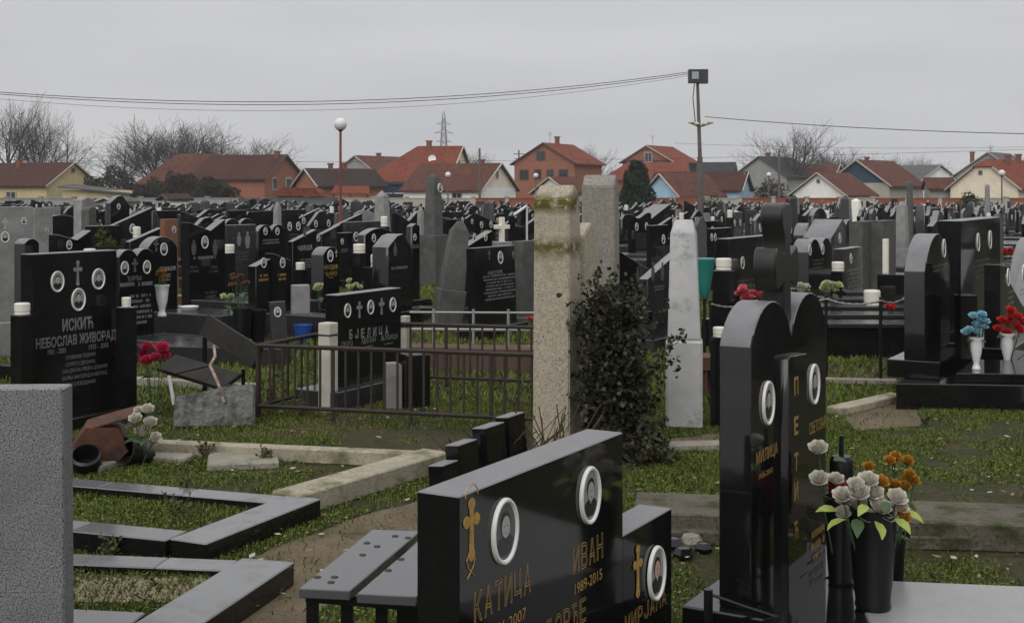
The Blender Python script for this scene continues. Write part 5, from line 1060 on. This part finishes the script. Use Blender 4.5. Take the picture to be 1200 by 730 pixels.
# tall dark obelisk
def obelisk(name, label, px, Y, ytop, wpx_b, wpx_t, m, base_h, base_w, tilt=0, rz=55, cap=.1, lean=0):
    r = thing(name, label, 'gravestone', (xp(px, Y), Y, 0), rot=(R(lean), R(tilt), R(rz))); k = Y / FPX / 1.38; b_, t_ = wpx_b * k / 2, wpx_t * k / 2; h = zp(ytop, Y); HAND.append((xp(px, Y), Y))
    obj('shaft', MB().add([(-b_, -b_, base_h), (b_, -b_, base_h), (b_, b_, base_h), (-b_, b_, base_h), (-t_, -t_, h - cap), (t_, -t_, h - cap), (t_, t_, h - cap), (-t_, t_, h - cap), (-t_ * .3, -t_ * .3, h), (t_ * .3, -t_ * .3, h), (t_ * .3, t_ * .3, h), (-t_ * .3, t_ * .3, h)], [(3, 2, 1, 0), (0, 1, 5, 4), (1, 2, 6, 5), (2, 3, 7, 6), (3, 0, 4, 7), (4, 5, 9, 8), (5, 6, 10, 9), (6, 7, 11, 10), (7, 4, 8, 11), (8, 9, 10, 11)]).mesh('shaft', bevel=.006), m, r)
    bw_ = base_w * k / 2; obj('base_block', MB().box((0, 0, base_h / 2), (bw_ * 2, bw_ * 2, base_h)).mesh('b', bevel=.012), m, r); return r, b_, h
r_, b_, h_ = obelisk('stone_obelisk', 'tall dark stone obelisk with tiny portrait', 508, 22.5, 204, 23, 17, MRB2, .9, 34)
obj('portrait', PFAR, [WHT, PBG, PDK, PFC], r_, (0, -b_ * .9 - .03, 1.72), sc=(.16, .2, .16))
obelisk('stone_obelisk', 'slim grey obelisk just left of the tall dark one', 493, 25, 243, 10, 8, MRB, .5, 18, cap=.08)
obelisk('stone_obelisk', 'leaning weathered grey obelisk behind the fence', 522, 15.2, 258, 38, 27, MRB2, .5, 44, tilt=8, rz=15, cap=.12)
obelisk('stone_obelisk', 'thin pale obelisk between black stones before orange gable', 325, 30, 237, 11, 9, MRB, .4, 18, cap=.12)
ST('black slant topped stone with two small portraits right of leaning obelisk', 547, 577, 17, 272, 'slantr', por=[(556, 278, 9), (569, 278, 9)], th=.12)
ST('dark stone tilted back and covered with fine lettering', 558, 606, 14.3, 291, 'flat', m=BLK2, por=[(589, 302, 15)], cro=[(576, 299, 12, ENGD), (604, 299, 9, ENG)], txt=[('НИКОЛИЋ', 574, 591, 318, 323, ENG)], lin=[(568, 606, 324, 355, 8, ENG)], lean=-2, base=(.06, .12, .12))
ST('grey narrow stone left of the mossy pillar', 613, 630, 15.5, 283, 'flat', m=MRB2, th=.16)
wc = thing('white_cross', 'cream stone cross on a small block left of mossy pillar', 'cross', (xp(588, 24), 24, 0), R(30)); HAND.append((xp(588, 24), 24))
obj('cross', MB().prism([(x, z + 1.15) for x, z in cross_outline('plain', .55, .3)], -.05, .05).mesh('c', bevel=.006), CND, wc, (0, 0, -.25)); obj('block', MB().box((0, 0, .36), (.3, .3, .72)).mesh('b', bevel=.01), MRB, wc)
fr_ = thing('open_frame_stone', 'black gravestone with an open white edged frame', 'gravestone', (xp(607, 30), 30, 0), R(60)); HAND.append((xp(607, 30), 30))
obj('slab', MB().prism([(-.35, 0), (.35, 0), (.35, 1.35), (.25, 1.35), (.25, .85), (-.25, .85), (-.25, 1.1), (-.35, 1.1)], -.06, .06).mesh('s', bevel=.004), BLK, fr_); obj('pale_edging', MB().tube((.3, -.065, .1), (.3, -.065, 1.32), .03, .03, 4).tube((.3, -.065, 1.32), (-.3, -.065, 1.12), .03, .03, 4), WHT, fr_)
ST('black stone with faint figures right of the ivy', 759, 794, 13.2, 300, 'slantr', m=DGR, fig=[(765, 318, 22, ENGD), (776, 318, 22, ENGD)], lin=[(764, 780, 336, 343, 2, ENG)])
ST('black V topped stone behind the ivy bush', 722, 760, 13.6, 292, 'slantl', m=BLK, fig=[(747, 322, 18, ENGD)])
ST('black stone with a white bent pipe edge behind the obelisk', 758, 785, 34, 240, 'slantr', m=BLK, th=.5)
# teal bag on a stand
bgp = thing('teal_bag', 'teal plastic bag hanging on an iron stand right of obelisk', 'bag', (xp(826, 12), 12, 0)); 
obj('stand', MB().tube((0, .02, 0), (0, .02, zp(304, 12)), .014, .014, 6).tube((-.09, .02, zp(305, 12)), (.09, .02, zp(305, 12)), .01, .01, 5), BIRON, bgp)
obj('bag', MB().lathe([(.02, 0), (.05, .05), (.06, .15), (.085, .3), (.1, .37), (.09, .38)], 12).mesh('bag'), TEAL, bgp, (0, 0, zp(350, 12)))
# right, middle distance
ST('flat black stone with one oval portrait behind pink flowers', 853, 906, 13.6, 280, 'flat', th=.13, por=[(870, 308, 15)], lin=[(862, 884, 329, 347, 3, ENGD)], base=(.12, .12, .3), m=BLK2)
ST('black arched stone peeping behind the flat one with pink flowers', 868, 888, 19.8, 283, 'arch', th=.14)
ST('black stone with twin number plaque near floodlight pole', 835, 858, 21.5, 268, 'flat', m=BLK2, por=[(834, 278, 9), (838, 278, 9)])
ST('black double arched stone with two leaf portraits right of the big cross', 948, 975, 16.2, 281, 'darch', th=.22, por=[(949, 293, 13), (964, 292, 13)], lin=[(950, 966, 305, 318, 3, ENGD)])
ST('small round arched black stone with two portraits before white gable', 944, 956, 30, 262, 'roundarch', th=.3, por=[(946, 265, 7), (951, 264, 7)])
ST('black house shaped stone with deep roof slab', 974, 1000, 22, 258, 'gable', th=.5, por=[(984, 279, 12), (1004, 273, 9)], lin=[(1002, 1008, 284, 292, 3, ENG)])
ST('grey polished flat stone with lettering beside the candle column', 988, 1010, 15.4, 292, 'flat', m=DGR, por=[(997, 303, 12)], lin=[(993, 1007, 316, 345, 6, ENG)], th=.12)
ST('tall grey stone left of the white post', 1011, 1030, 18.6, 260, 'flat', m=MRB2, th=.2, fig=[(1014, 275, 18, ENGD)])
ST('tall grey stone right of the white post', 1036, 1050, 18.9, 259, 'flat', m=MRB2, th=.2)
obj('white_rail_post', MB().box((0, 0, .52), (.07, .07, 1.04)).mesh('p', bevel=.006), CND, None, (xp(1038, 16.6), 16.6, 0), (0, 0, R(60)), label='slim white square post before the tall grey stones', cat='post')
obelisk('stone_obelisk', 'weathered grey obelisk left of the arched black stone', 1057, 24, 236, 19, 14, MRB, .6, 28)
obelisk('stone_obelisk', 'slim dark obelisk rising before the dark blue house', 1066, 27, 212, 9, 8, MRB2, .5, 16, cap=.06)
obelisk('stone_obelisk', 'pale slim obelisk before the cream house', 1157, 42, 216, 8, 6, MRB, .6, 12, cap=.05)
bx_ = obelisk('stone_obelisk', 'squat cream stone pillar before the white gable', 1003, 55, 233, 16, 12, CND, .4, 22)
# black platform right with arched stone
plat = thing('grave_platform', 'black polished grave platform with two steps at the right', 'grave slab', (0, 0, 0)); c0 = gp(1052, 474, 0); c0 = Vector((xp(1050, 9.7), 9.7, 0)); e1 = Vector((math.cos(R(-6)), math.sin(R(-6)), 0)); e2 = Vector((math.cos(R(62)), math.sin(R(62)), 0))
def slabq(nm, o, w_, d_, z0, z1, m, root): 
    v4 = [o, o + e1 * w_, o + e1 * w_ + e2 * d_, o + e2 * d_]; obj(nm, MB().add([(v.x, v.y, z0) for v in v4] + [(v.x, v.y, z1) for v in v4], [(3, 2, 1, 0), (4, 5, 6, 7)] + [(i, (i + 1) % 4, (i + 1) % 4 + 4, i + 4) for i in range(4)]).mesh(nm, bevel=.006), m, root)
slabq('lower_step', c0, 2.4, 2.3, 0, .2, BLK, plat); slabq('upper_slab', c0 + e1 * .42 + e2 * .12, 2.0, .9, .2, .27, BLK, plat)
sA = ST('tall arched black stone with one portrait at the right', 1084, 1113, 9.95, 276, 'arch', th=.16, z0=.2, por=[(1106, 291, 22)], lin=[(1092, 1106, 312, 322, 2, ENGD)], base=(.05, .12, .14))
sB = ST('wide black flat topped stone with two portraits, right', 1126, 1172, 11.3, 259, 'flat', th=.2, z0=.2, por=[(1146, 284, 22), (1160, 281, 22)], lin=[(1140, 1160, 306, 330, 4, ENGD)], base=(.05, .12, .12))
obj('corner_block', MB().box((0, 0, .5), (.14, .14, .6)).mesh('cb', bevel=.004), BLK, plat, (xp(1132, 10.6), 10.6, 0)); 
sC = ST('black wavy topped stone with two portraits at right edge', 1172, 1216, 10.9, 306, 'vtop', th=.13, z0=.2, por=[(1181, 325, 22), (1199, 321, 22)], lin=[(1180, 1188, 342, 362, 3, ENG), (1194, 1202, 340, 350, 2, ENG)], m=BLK2, base=(.03, .1, .12))
ST('grey edged arched black stone at the right edge', 1192, 1225, 15, 282, 'arch', th=.12)
pvb = Vector((xp(1144, 9.95), 9.95, .27)); vase('white vase holding blue flowers on the black platform', pvb, .25, .055, WPL)
bouquet('pale blue cloth flowers in a white vase', pvb, [(x * .0066, 0, .28 + y * .0066, 6.5 * .0066, PETB) for x, y in ((-8, 2), (0, 8), (8, 6), (4, 14), (-4, 18), (6, 20), (10, 12), (0, 0), (-12, -1))], [(0, 0, .24, .08, a) for a in (60, 200, 330)], leafm=LEAFD)
pvr = Vector((xp(1180, 10.6), 10.6, .2)); vase('grey vase with red flowers at the right edge', pvr, .28, .06, WPL)
bouquet('bright red cloth flowers at the right edge', pvr, [(x * .007, 0, .3 + y * .007, 7 * .007, PETR) for x, y in ((-10, 0), (0, 8), (10, 4), (4, 14), (12, 14), (-6, 10), (4, 22), (14, -2), (18, 8), (0, -4))], [(0, 0, .26, .1, a) for a in (60, 200, 330)], leafm=LEAFD)
# stacked dark ledgers seen at grazing angle, chain fence
for i in range(5):
    Y = 12.9 + i * .62; zz = .32 + .03 * i
    o = thing('ledger_slab', ('nearest', 'second', 'middle', 'fourth', 'farthest')[i] + ' of the dark grave slabs lying behind the chain', 'grave slab', (xp(1012, Y), Y, 0), R(-2), 'dark slabs behind the chain')
    obj('top', MB().box((0, 0, zz), (.98, .42, .05)).mesh('t', bevel=.008), LED, o); obj('kerb', MB().box((0, 0, zz / 2 - .013), (.92, .38, zz - .027)), BLK2, o)
cf = thing('chain_fence', 'iron chain hung between thin black posts', 'fence', (0, 0, 0)); CP = [(833, 356, 11.0), (885, 352, 11.2), (968, 350, 11.2), (1032, 352, 11.0), (1065, 345, 11.0)]
CHN = mat('grey_chain', (.18, .18, .17), .5, .5, metal=.4)
for i, (px, py_, Y) in enumerate(CP): obj('post', MB().tube((xp(px, Y), Y, 0), (xp(px, Y), Y, zp(py_, Y) + .03), .014, .014, 6), BIRON, cf)
for (a, c) in zip(CP, CP[1:]):
    p, q = Vector((xp(a[0], a[2]), a[2] - .016, zp(a[1], a[2]))), Vector((xp(c[0], c[2]), c[2] - .016, zp(c[1], c[2]))); n_ = int((q - p).length / .03); ch = MB()
    for k in range(n_):
        f0, f1 = k / n_, (k + .9) / n_; v0, v1 = p.lerp(q, f0), p.lerp(q, f1); v0.z -= .16 * f0 * (1 - f0); v1.z -= .16 * f1 * (1 - f1); ch.tube(v0, v1, .007 if k % 2 else .011, None, 5)
    obj('chain', ch, CHN, cf)
kerb('plot_edging', 'thin pale concrete edging in the lawn right of the double stone', (xp(960, 11.0), 11.0), (xp(1052, 10.9), 10.9), .08, .05, CONC, 1)
kerb('plot_edging', 'beige concrete edging leading to the black platform', gp(988, 480, .05), gp(1062, 463, .05), .14, .06, CONB, 1)
kerb('plot_edging', 'weathered concrete footing before the marble obelisk', gp(768, 522, .05), gp(850, 520, .05), .14, .05, CONC, 1)
# small furnishings
def posy(label, px, py_, Y, m, n, spread, r, z0, seed):
    q = random.Random(seed); k = Y / FPX; b_ = Vector((xp(px, Y), Y, z0))
    bouquet(label, b_, [(q.uniform(-1, 1) * spread * k, q.uniform(-.05, .05), zp(py_, Y) - z0 + q.uniform(-.5, .5) * spread * k, r * k, m) for _ in range(n)], [(0, 0, (zp(py_, Y) - z0) * .6, .1, a) for a in (40, 160, 290)], leafm=LEAFD)
posy('coral pink flowers on the flat black stone slab', 881, 345, 12.6, PETK, 16, 14, 6, .45, 1)
posy('pale pinkish roses behind the big black cross', 938, 338, 13.4, PETW, 8, 8, 5, .4, 2)
posy('greenish cream roses behind the chain', 976, 338, 13.9, PETG, 8, 9, 6, .4, 3)
posy('faded orange and white posy by the tall grey stones', 1063, 330, 15.6, PETO, 7, 8, 4, .4, 4)
posy('small red flower between the chain posts', 1044, 362, 13.4, PETR, 5, 4, 4, .3, 5)
posy('white and green posy by the low double gabled stone', 267, 350, 14.3, PETG, 9, 7, 4, .25, 6)
posy('white posy beside the blue bucket', 375, 338, 15.6, PETG, 8, 5, 4, .2, 7)
posy('pale green posy below the candle posts', 418, 335, 16.2, PETG, 9, 10, 4, .25, 8)
posy('red flower heads between the black slabs, right of the cross', 958, 383, 12.6, PETP, 4, 8, 3, .2, 9)
posy('small red posy by the stone tilted back', 622, 376, 13.8, PETR, 4, 4, 3, .1, 10)
posy('dried brown wreath by the black vases', 283, 330, 14.2, mat('dried_petals', (.16, .08, .05), .8, .2), 10, 12, 4, .3, 11)
vz = Vector((xp(190, 13.9), 13.9, .3)); vase('white pedestal vase with yellow flowers before the arched black stone', vz, .34, .08, WPL)
bouquet('yellow ochre flowers in the white pedestal vase', vz, [(rr.uniform(-.05, .05), 0, .36 + rr.uniform(0, .12), .03, PETO) for _ in range(8)], [(0, 0, .34, .08, a) for a in (60, 200, 330)])
vz = Vector((xp(222, 14.6), 14.6, .28)); vase('low white bowl on the black grave slab', vz, .07, .1, WPL, style='low', cat='bowl')
for px, Y, z, h in ((284, 13.6, .0, .42), (301, 13.8, 0, .38)): vase(f"{'left' if px < 290 else 'right'} black granite urn before the low double gabled stone", Vector((xp(px, Y), Y, 0)), h, .1, BIRON, style='urn', cat='urn')
pq = Stone('plaque', 'small leaning plaque with round portrait by the blue bucket', 320, 338, 13.2, 0, 'flat', th=.04, m=DGR, a=35, ztop=zp(354, 13.2), base=None, lean=-8, cat='plaque'); pq.portrait(328, 366, 12, far=True)
vase('blue plastic bucket in the grass beside the plaque', Vector((xp(355, 14.0), 14.0, 0)), .2, .1, BLUE, style='bucket', cat='bucket')
obj('concrete_marker', MB().box((0, 0, .3), (.2, .12, .6)).mesh('m', bevel=.01), MRB, None, (xp(352, 14.5), 14.5, 0), (0, 0, R(20)), label='pale grey marker slab behind the blue bucket', cat='stone marker')
def cpost(px, yt, Y, cw, lab, w_=.14):
    h_ = zp(yt, Y); o = thing('lantern_column', f'dark column carrying a candle {lab}', 'column', (xp(px, Y), Y, 0), R(60)); obj('shaft', MB().box((0, 0, h_ / 2), (w_, w_, h_)).mesh('c', bevel=.003), BLK2, o); candle(f'white candle cup {lab}', (o.location.x, o.location.y, h_), cw)
cpost(421, 297, 17.2, .08, 'left of the low arched stone'); cpost(444, 313, 15.8, .1, 'before the low arched stone', .28); cpost(268, 297, 18.2, .08, 'before the dark grey figure stone'); cpost(848, 317, 13.2, .08, 'left of the flat stone with pink flowers', .18)
cpost(982, 318, 14.9, .07, 'left of the grey polished lettered stone'); cpost(105, 302, 11.3, .05, 'behind the lettered black stone'); cpost(843, 395, 9.0, .045, 'between marble obelisk and double stone', .1); cpost(352, 316, 16.8, .06, 'between low gabled and slant stones')
candle('tall white candle standing on the dark slabs', Vector((xp(1022, 14.2), 14.2, .37)), .09, hs=1.35)
obj('black_stone_box', MB().box((0, 0, .36), (.42, .4, .72)).mesh('b', bevel=.006), BLK, None, (xp(1054, 14.6), 14.6, 0), (0, 0, R(60)), label='low black stone box beside the tall white candle', cat='stone box')
obj('rusty_table', MB().box((0, 0, .3), (.24, .3, .1)).box((-.08, -.1, .125), (.04, .04, .25)).box((.08, -.1, .125), (.04, .04, .25)).box((0, .1, .125), (.04, .04, .25)).mesh('t'), RUST, None, (xp(834, 10.2), 10.2, 0), label='rusty low iron stand right of the marble obelisk', cat='stand')
for (l, r, Y, yb) in ((150, 330, 12.3, 0), (480, 620, 16.3, 0)):
    kerb('plot_edging', f'dark stone edging across the grass {"behind the collapsed bench" if l < 200 else "behind the steel fence"}', (xp(l, Y), Y), (xp(r, Y - .3), Y - .3), .25, .18, LED, 1)
kerb('plot_edging', 'mossy concrete edging behind the pink roses', (xp(150, 10.9), 10.9), (xp(300, 10.5), 10.5), .1, .07, CONC, 1)
far_field()
# rows of stones beside and behind the photographer, seen only as reflections
def around():
    q = random.Random(17); f = MB(); ms = [BLK2, DGR, MRB]
    for i in range(-30, 40):
        for j in range(-20, 80):
            p = N60 * (i * 2.75 + .9) + D60 * (j * 1.62 + (i % 3) * .5); x, y = p.x + q.uniform(-.3, .3), p.y + q.uniform(-.2, .2)
            if not (-22 < y < 97 and -24 < x < 62) or (y > -2.4 and abs(x) < .43 * max(0, y) + 1.2) or math.hypot(x, y) < 2.6 or q.random() < .12: continue
            if y < 9 and 0 < x < .43 * max(0, y) + 2.2: continue
            o_ = outline(q.choice(['flat', 'arch', 'darch', 'gable', 'slantr']), q.uniform(.6, 1.1), q.uniform(.9, 1.3)); b_ = MB().prism(o_ if len(o_) < 8 else o_[:2] + o_[2::4], -.06, .06, q.choice((0, 0, 0, 0, 1, 2))); Q = Matrix.Rotation(R(60), 3, 'Z')
            k = len(b_.f); f.add([tuple(Q @ Vector(v) + Vector((x, y, 0))) for v in b_.v], b_.f); f.m[-k:] = b_.m
    obj('surrounding_gravestones', f.mesh('s', smooth=0), ms, kind='stuff', label='gravestones of the rows around the photographer', cat='gravestones')
around()
for i, (x, y, h) in enumerate(((24, -6, 9), (30, -14, 10), (20, -20, 9), (34, 2, 9), (14, -26, 10), (4, -28, 9), (38, 10, 8))):  # unseen conifers, added to give the polished stones something dark to reflect
    leafy('conifer', f'added unseen conifer that darkens stone reflections, {("first", "second", "third", "fourth", "fifth", "sixth", "seventh")[i]} in its line', 'tree', (x, y, 0), 3.2, 3.2, h / 2, 3500, .35, EVG, 60 + i, cone=.6, group='added unseen conifers for dark reflections')
# ------------------------------------------------------------------ grass and weeds
def grass():
    rr = np.random.default_rng(2)
    def pts(n, y0, y1, xlim=.43):
        y = np.sqrt(rr.uniform(y0 * y0, y1 * y1, n)); x = rr.uniform(-1, 1, n) * (xlim * y + .3); return np.stack([x, y], 1)
    def vnoise(P, s, seed):
        r2 = np.random.default_rng(seed); T = r2.random((64, 64)); q = P * s; i = np.floor(q).astype(int); f = q - i; f = f * f * (3 - 2 * f); a = T[i[:, 0] % 64, i[:, 1] % 64]; b_ = T[(i[:, 0] + 1) % 64, i[:, 1] % 64]; c = T[i[:, 0] % 64, (i[:, 1] + 1) % 64]; d = T[(i[:, 0] + 1) % 64, (i[:, 1] + 1) % 64]
        return (a * (1 - f[:, 0]) + b_ * f[:, 0]) * (1 - f[:, 1]) + (c * (1 - f[:, 0]) + d * f[:, 0]) * f[:, 1]
    def inside(P, poly):
        r = np.zeros(len(P), bool); n = len(poly)
        for i in range(n):
            x1, y1 = poly[i]; x2, y2 = poly[(i + 1) % n]; c = ((y1 > P[:, 1]) != (y2 > P[:, 1])) & (P[:, 0] < (x2 - x1) * (P[:, 1] - y1) / (y2 - y1 + 1e-12) + x1); r ^= c
        return r
    polys = [[(gp(x, y).x, gp(x, y).y) for x, y in p] for p in PATHS]
    for name, n, y0, y1, hh, ww, broad, mats_, thr in (
        ('grass', 190000, 4.6, 10, .024, .003, False, 0, .37), ('grass', 100000, 10, 24, .042, .01, False, 0, .35), ('ground_cover', 260000, 4.6, 14, .014, .006, True, 1, .38)):
        P = pts(n, y0, y1); den = vnoise(P, .9, 5) * .5 + vnoise(P, 3.1, 6) * .32 + vnoise(P, 9., 8) * .18; keep = den + rr.normal(0, .05, n) > thr
        for q in polys: keep &= ~(inside(P, q) & (rr.random(n) > .06))
        P = P[keep]; n = len(P); den = den[keep]
        hgt = hh * rr.uniform(.5, 1.4, n) * (.55 + den); an = rr.uniform(0, 6.28, n); wv = np.stack([np.cos(an), np.sin(an), np.zeros(n)], 1); ln = np.stack([-np.sin(an), np.cos(an), np.zeros(n)], 1)
        B = np.stack([P[:, 0], P[:, 1], np.zeros(n)], 1); w_ = (ww * rr.uniform(.7, 1.4, n))[:, None]
        bz = np.zeros(n)
        for q, zf in BEDS: bz[inside(P, q)] = zf
        B[:, 2] = bz
        if not broad:
            lean = (rr.uniform(-.2, 1.0, n) * hgt)[:, None] * ln; up = np.stack([np.zeros(n)] * 2 + [hgt], 1)
            V = np.stack([B - wv * w_, B + wv * w_, B + up * .65 + lean * .4 + wv * w_ * .6, B + up + lean, B + up * .65 + lean * .4 - wv * w_ * .6], 1).reshape(-1, 3); k = 5
        else:
            c = B + np.stack([np.zeros(n)] * 2 + [hgt], 1); t1 = rr.uniform(-.45, .45, (n, 1)); wv2 = wv + np.array([0, 0, 1]) * t1; ln2 = ln + np.array([0, 0, 1]) * rr.uniform(-.45, .45, (n, 1))
            V = np.stack([c - wv2 * w_, c - ln2 * w_ * .8, c + wv2 * w_, c + ln2 * w_ * .8], 1).reshape(-1, 3); V[:, 2] = np.maximum(V[:, 2], np.repeat(bz, 4) + .003); k = 4
        me = bpy.data.meshes.new(name); nf = len(V) // k
        me.vertices.add(len(V)); me.vertices.foreach_set('co', V.ravel()); me.loops.add(nf * k); me.loops.foreach_set('vertex_index', np.arange(nf * k)); me.polygons.add(nf); me.polygons.foreach_set('loop_start', np.arange(0, nf * k, k)); me.update(calc_edges=True)
        mi = (rr.random(nf) < (.22 if not broad else .3)).astype(np.int32) + ((rr.random(nf) < .1).astype(np.int32)); me.polygons.foreach_set('material_index', mi)
        G1 = mat('grass_blade', (.11, .15, .024), .75, .2, col2=(.075, .115, .018), vscale=1.5); G2 = mat('yellow_grass_blade', (.15, .15, .035), .8, .2); G3 = mat('dry_grass_blade', (.16, .12, .06), .85, .1)
        H1 = mat('clover_leaf', (.09, .14, .022), .7, .25, col2=(.13, .165, .03), vscale=2.5); H2 = mat('dark_weed_leaf', (.05, .08, .018), .7, .2); H3 = mat('dead_leaf', (.13, .075, .035), .85, .1)
        obj(name, me, [G1, G2, G3] if not broad else [H1, H2, H3], kind='stuff', label=f'{"short winter grass" if not broad else "low clover and weeds"} {"near the camera" if y0 < 6 and not broad else "between the graves" if not broad else "covering the soil"}', cat='grass')
grass()
def weed(label, p, h, n, seed, m=STEM):
    r = random.Random(seed); w_ = thing('weed', label, 'weed', p, group='dry weeds among graves'); st = MB(); lf = MB()
    for i in range(n):
        e = Vector((r.uniform(-.5, .5) * h, r.uniform(-.4, .4) * h, h * r.uniform(.5, 1))); mid = e * .5 + Vector((0, 0, h * .12)); st.path([(0, 0, 0), mid, e], .0022, 4)
        for k in range(7):
            f = r.uniform(.2, 1); c = (mid * (f * 2) if f < .5 else mid.lerp(e, f * 2 - 1)); d = Vector((r.uniform(-1, 1), r.uniform(-1, 1), r.uniform(-.2, .8))).normalized() * r.uniform(.012, .03); s_ = d.orthogonal() * .35
            lf.add([c, c + d * .5 + s_, c + d, c + d * .5 - s_], [(0, 1, 2, 3)])
    obj('stems', st, m, w_); obj('leaves', lf.mesh('leaves', smooth=0), mat('weed_leaf', (.045, .06, .02), .8, .2, col2=(.07, .06, .03), vscale=20), w_)
for i, (px, py_, h, lab) in enumerate(((210, 622, .2, 'sprouting dark weed on the middle grave kerb'), (225, 590, .16, 'small weed inside the weedy grave frame'), (130, 655, .12, 'short weed before the nearest grave kerb'), (240, 540, .14, 'dry weed behind the pale paving slab'), (310, 545, .12, 'dry weed right of the pale paving slab'), (600, 480, .3, 'tall dry weed at the right end of the rusty fence'), (355, 490, .2, 'weed at the foot of the rusty fence'), (310, 480, .3, 'dry stalks at the fence corner near rough slab'), (1085, 500, .1, 'small weed before the black platform'))): weed(lab, gp(px, py_), h, 9, 70 + i)
# gravel fill in the nearest frame
def gravel():
    rr = np.random.default_rng(9); m = MB(); n = 900
    for i in range(n):
        p = gp(90 + 150 * rr.random(), 677 + 28 * rr.random() ** .9, 0.07)
        if p.x > -1.2 + (p.y - 4.4) * .4: continue
        s_ = rr.uniform(.006, .014); q = [Vector(v) * s_ * rr.uniform(.7, 1.3) + Vector((p.x, p.y, .07)) for v in ((1, 0, 0), (-1, 0, 0), (0, 1, 0), (0, -1, 0), (0, 0, .8))]; m.add(q, [(0, 2, 4), (2, 1, 4), (1, 3, 4), (3, 0, 4)])
    obj('gravel', m.mesh('gravel', smooth=0), mat('mixed_gravel', (.2, .16, .11), .9, .2, col2=(.3, .25, .18), vscale=30, speck=(.09, .075, .055), sscale=40), kind='stuff', label='brownish gravel inside the nearest grave kerb', cat='gravel')
    a, b_, c, d = gp(85, 672, .066), gp(238, 676, .066), gp(185, 706, .066), gp(85, 704, .066); obj('gravel_bed', MB().add([a, b_, c, d], [(3, 2, 1, 0)]), mat('gravelly_soil', (.1, .08, .052), .95, .1, col2=(.15, .12, .085), vscale=14, bump=.8, bscale=60), kind='structure')
gravel()
def litter():
    q = random.Random(31); m = MB()
    for i in range(420):
        p = gp(q.uniform(60, 1200), q.uniform(470, 725)); s_ = q.uniform(.01, .026); a = q.uniform(0, 6.28); z = q.uniform(.012, .04); d = Vector((math.cos(a), math.sin(a), q.uniform(-.3, .3))) * s_; e = Vector((-math.sin(a), math.cos(a), q.uniform(-.3, .3))) * s_ * .6; c = Vector((p.x, p.y, z)); m.add([c - d, c - e, c + d, c + e], [(0, 1, 2, 3)], i % 2)
    obj('fallen_leaves', m.mesh('f', smooth=0), [mat('tan_dead_leaf', (.22, .15, .08), .9, .1), mat('bleached_leaf', (.34, .31, .25), .9, .1)], kind='stuff', label='scattered dead leaves on the lawn', cat='leaves')
litter()
# ------------------------------------------------------------------ haze
hz = MB().box((0, 160, 14), (500, 500, 30)); hm = bpy.data.materials.new('thin_winter_haze'); hm.use_nodes = True; t = hm.node_tree
for n in list(t.nodes):
    if n.type == 'BSDF_PRINCIPLED': t.nodes.remove(n)
pv_ = t.nodes.new('ShaderNodeVolumePrincipled'); pv_.inputs['Color'].default_value = (.93, .95, 1, 1); pv_.inputs['Density'].default_value = .0006; pv_.inputs['Anisotropy'].default_value = .7
t.links.new(pv_.outputs[0], [n for n in t.nodes if n.type == 'OUTPUT_MATERIAL'][0].inputs['Volume'])
obj('haze', hz.mesh('haze', smooth=0), hm, kind='stuff')
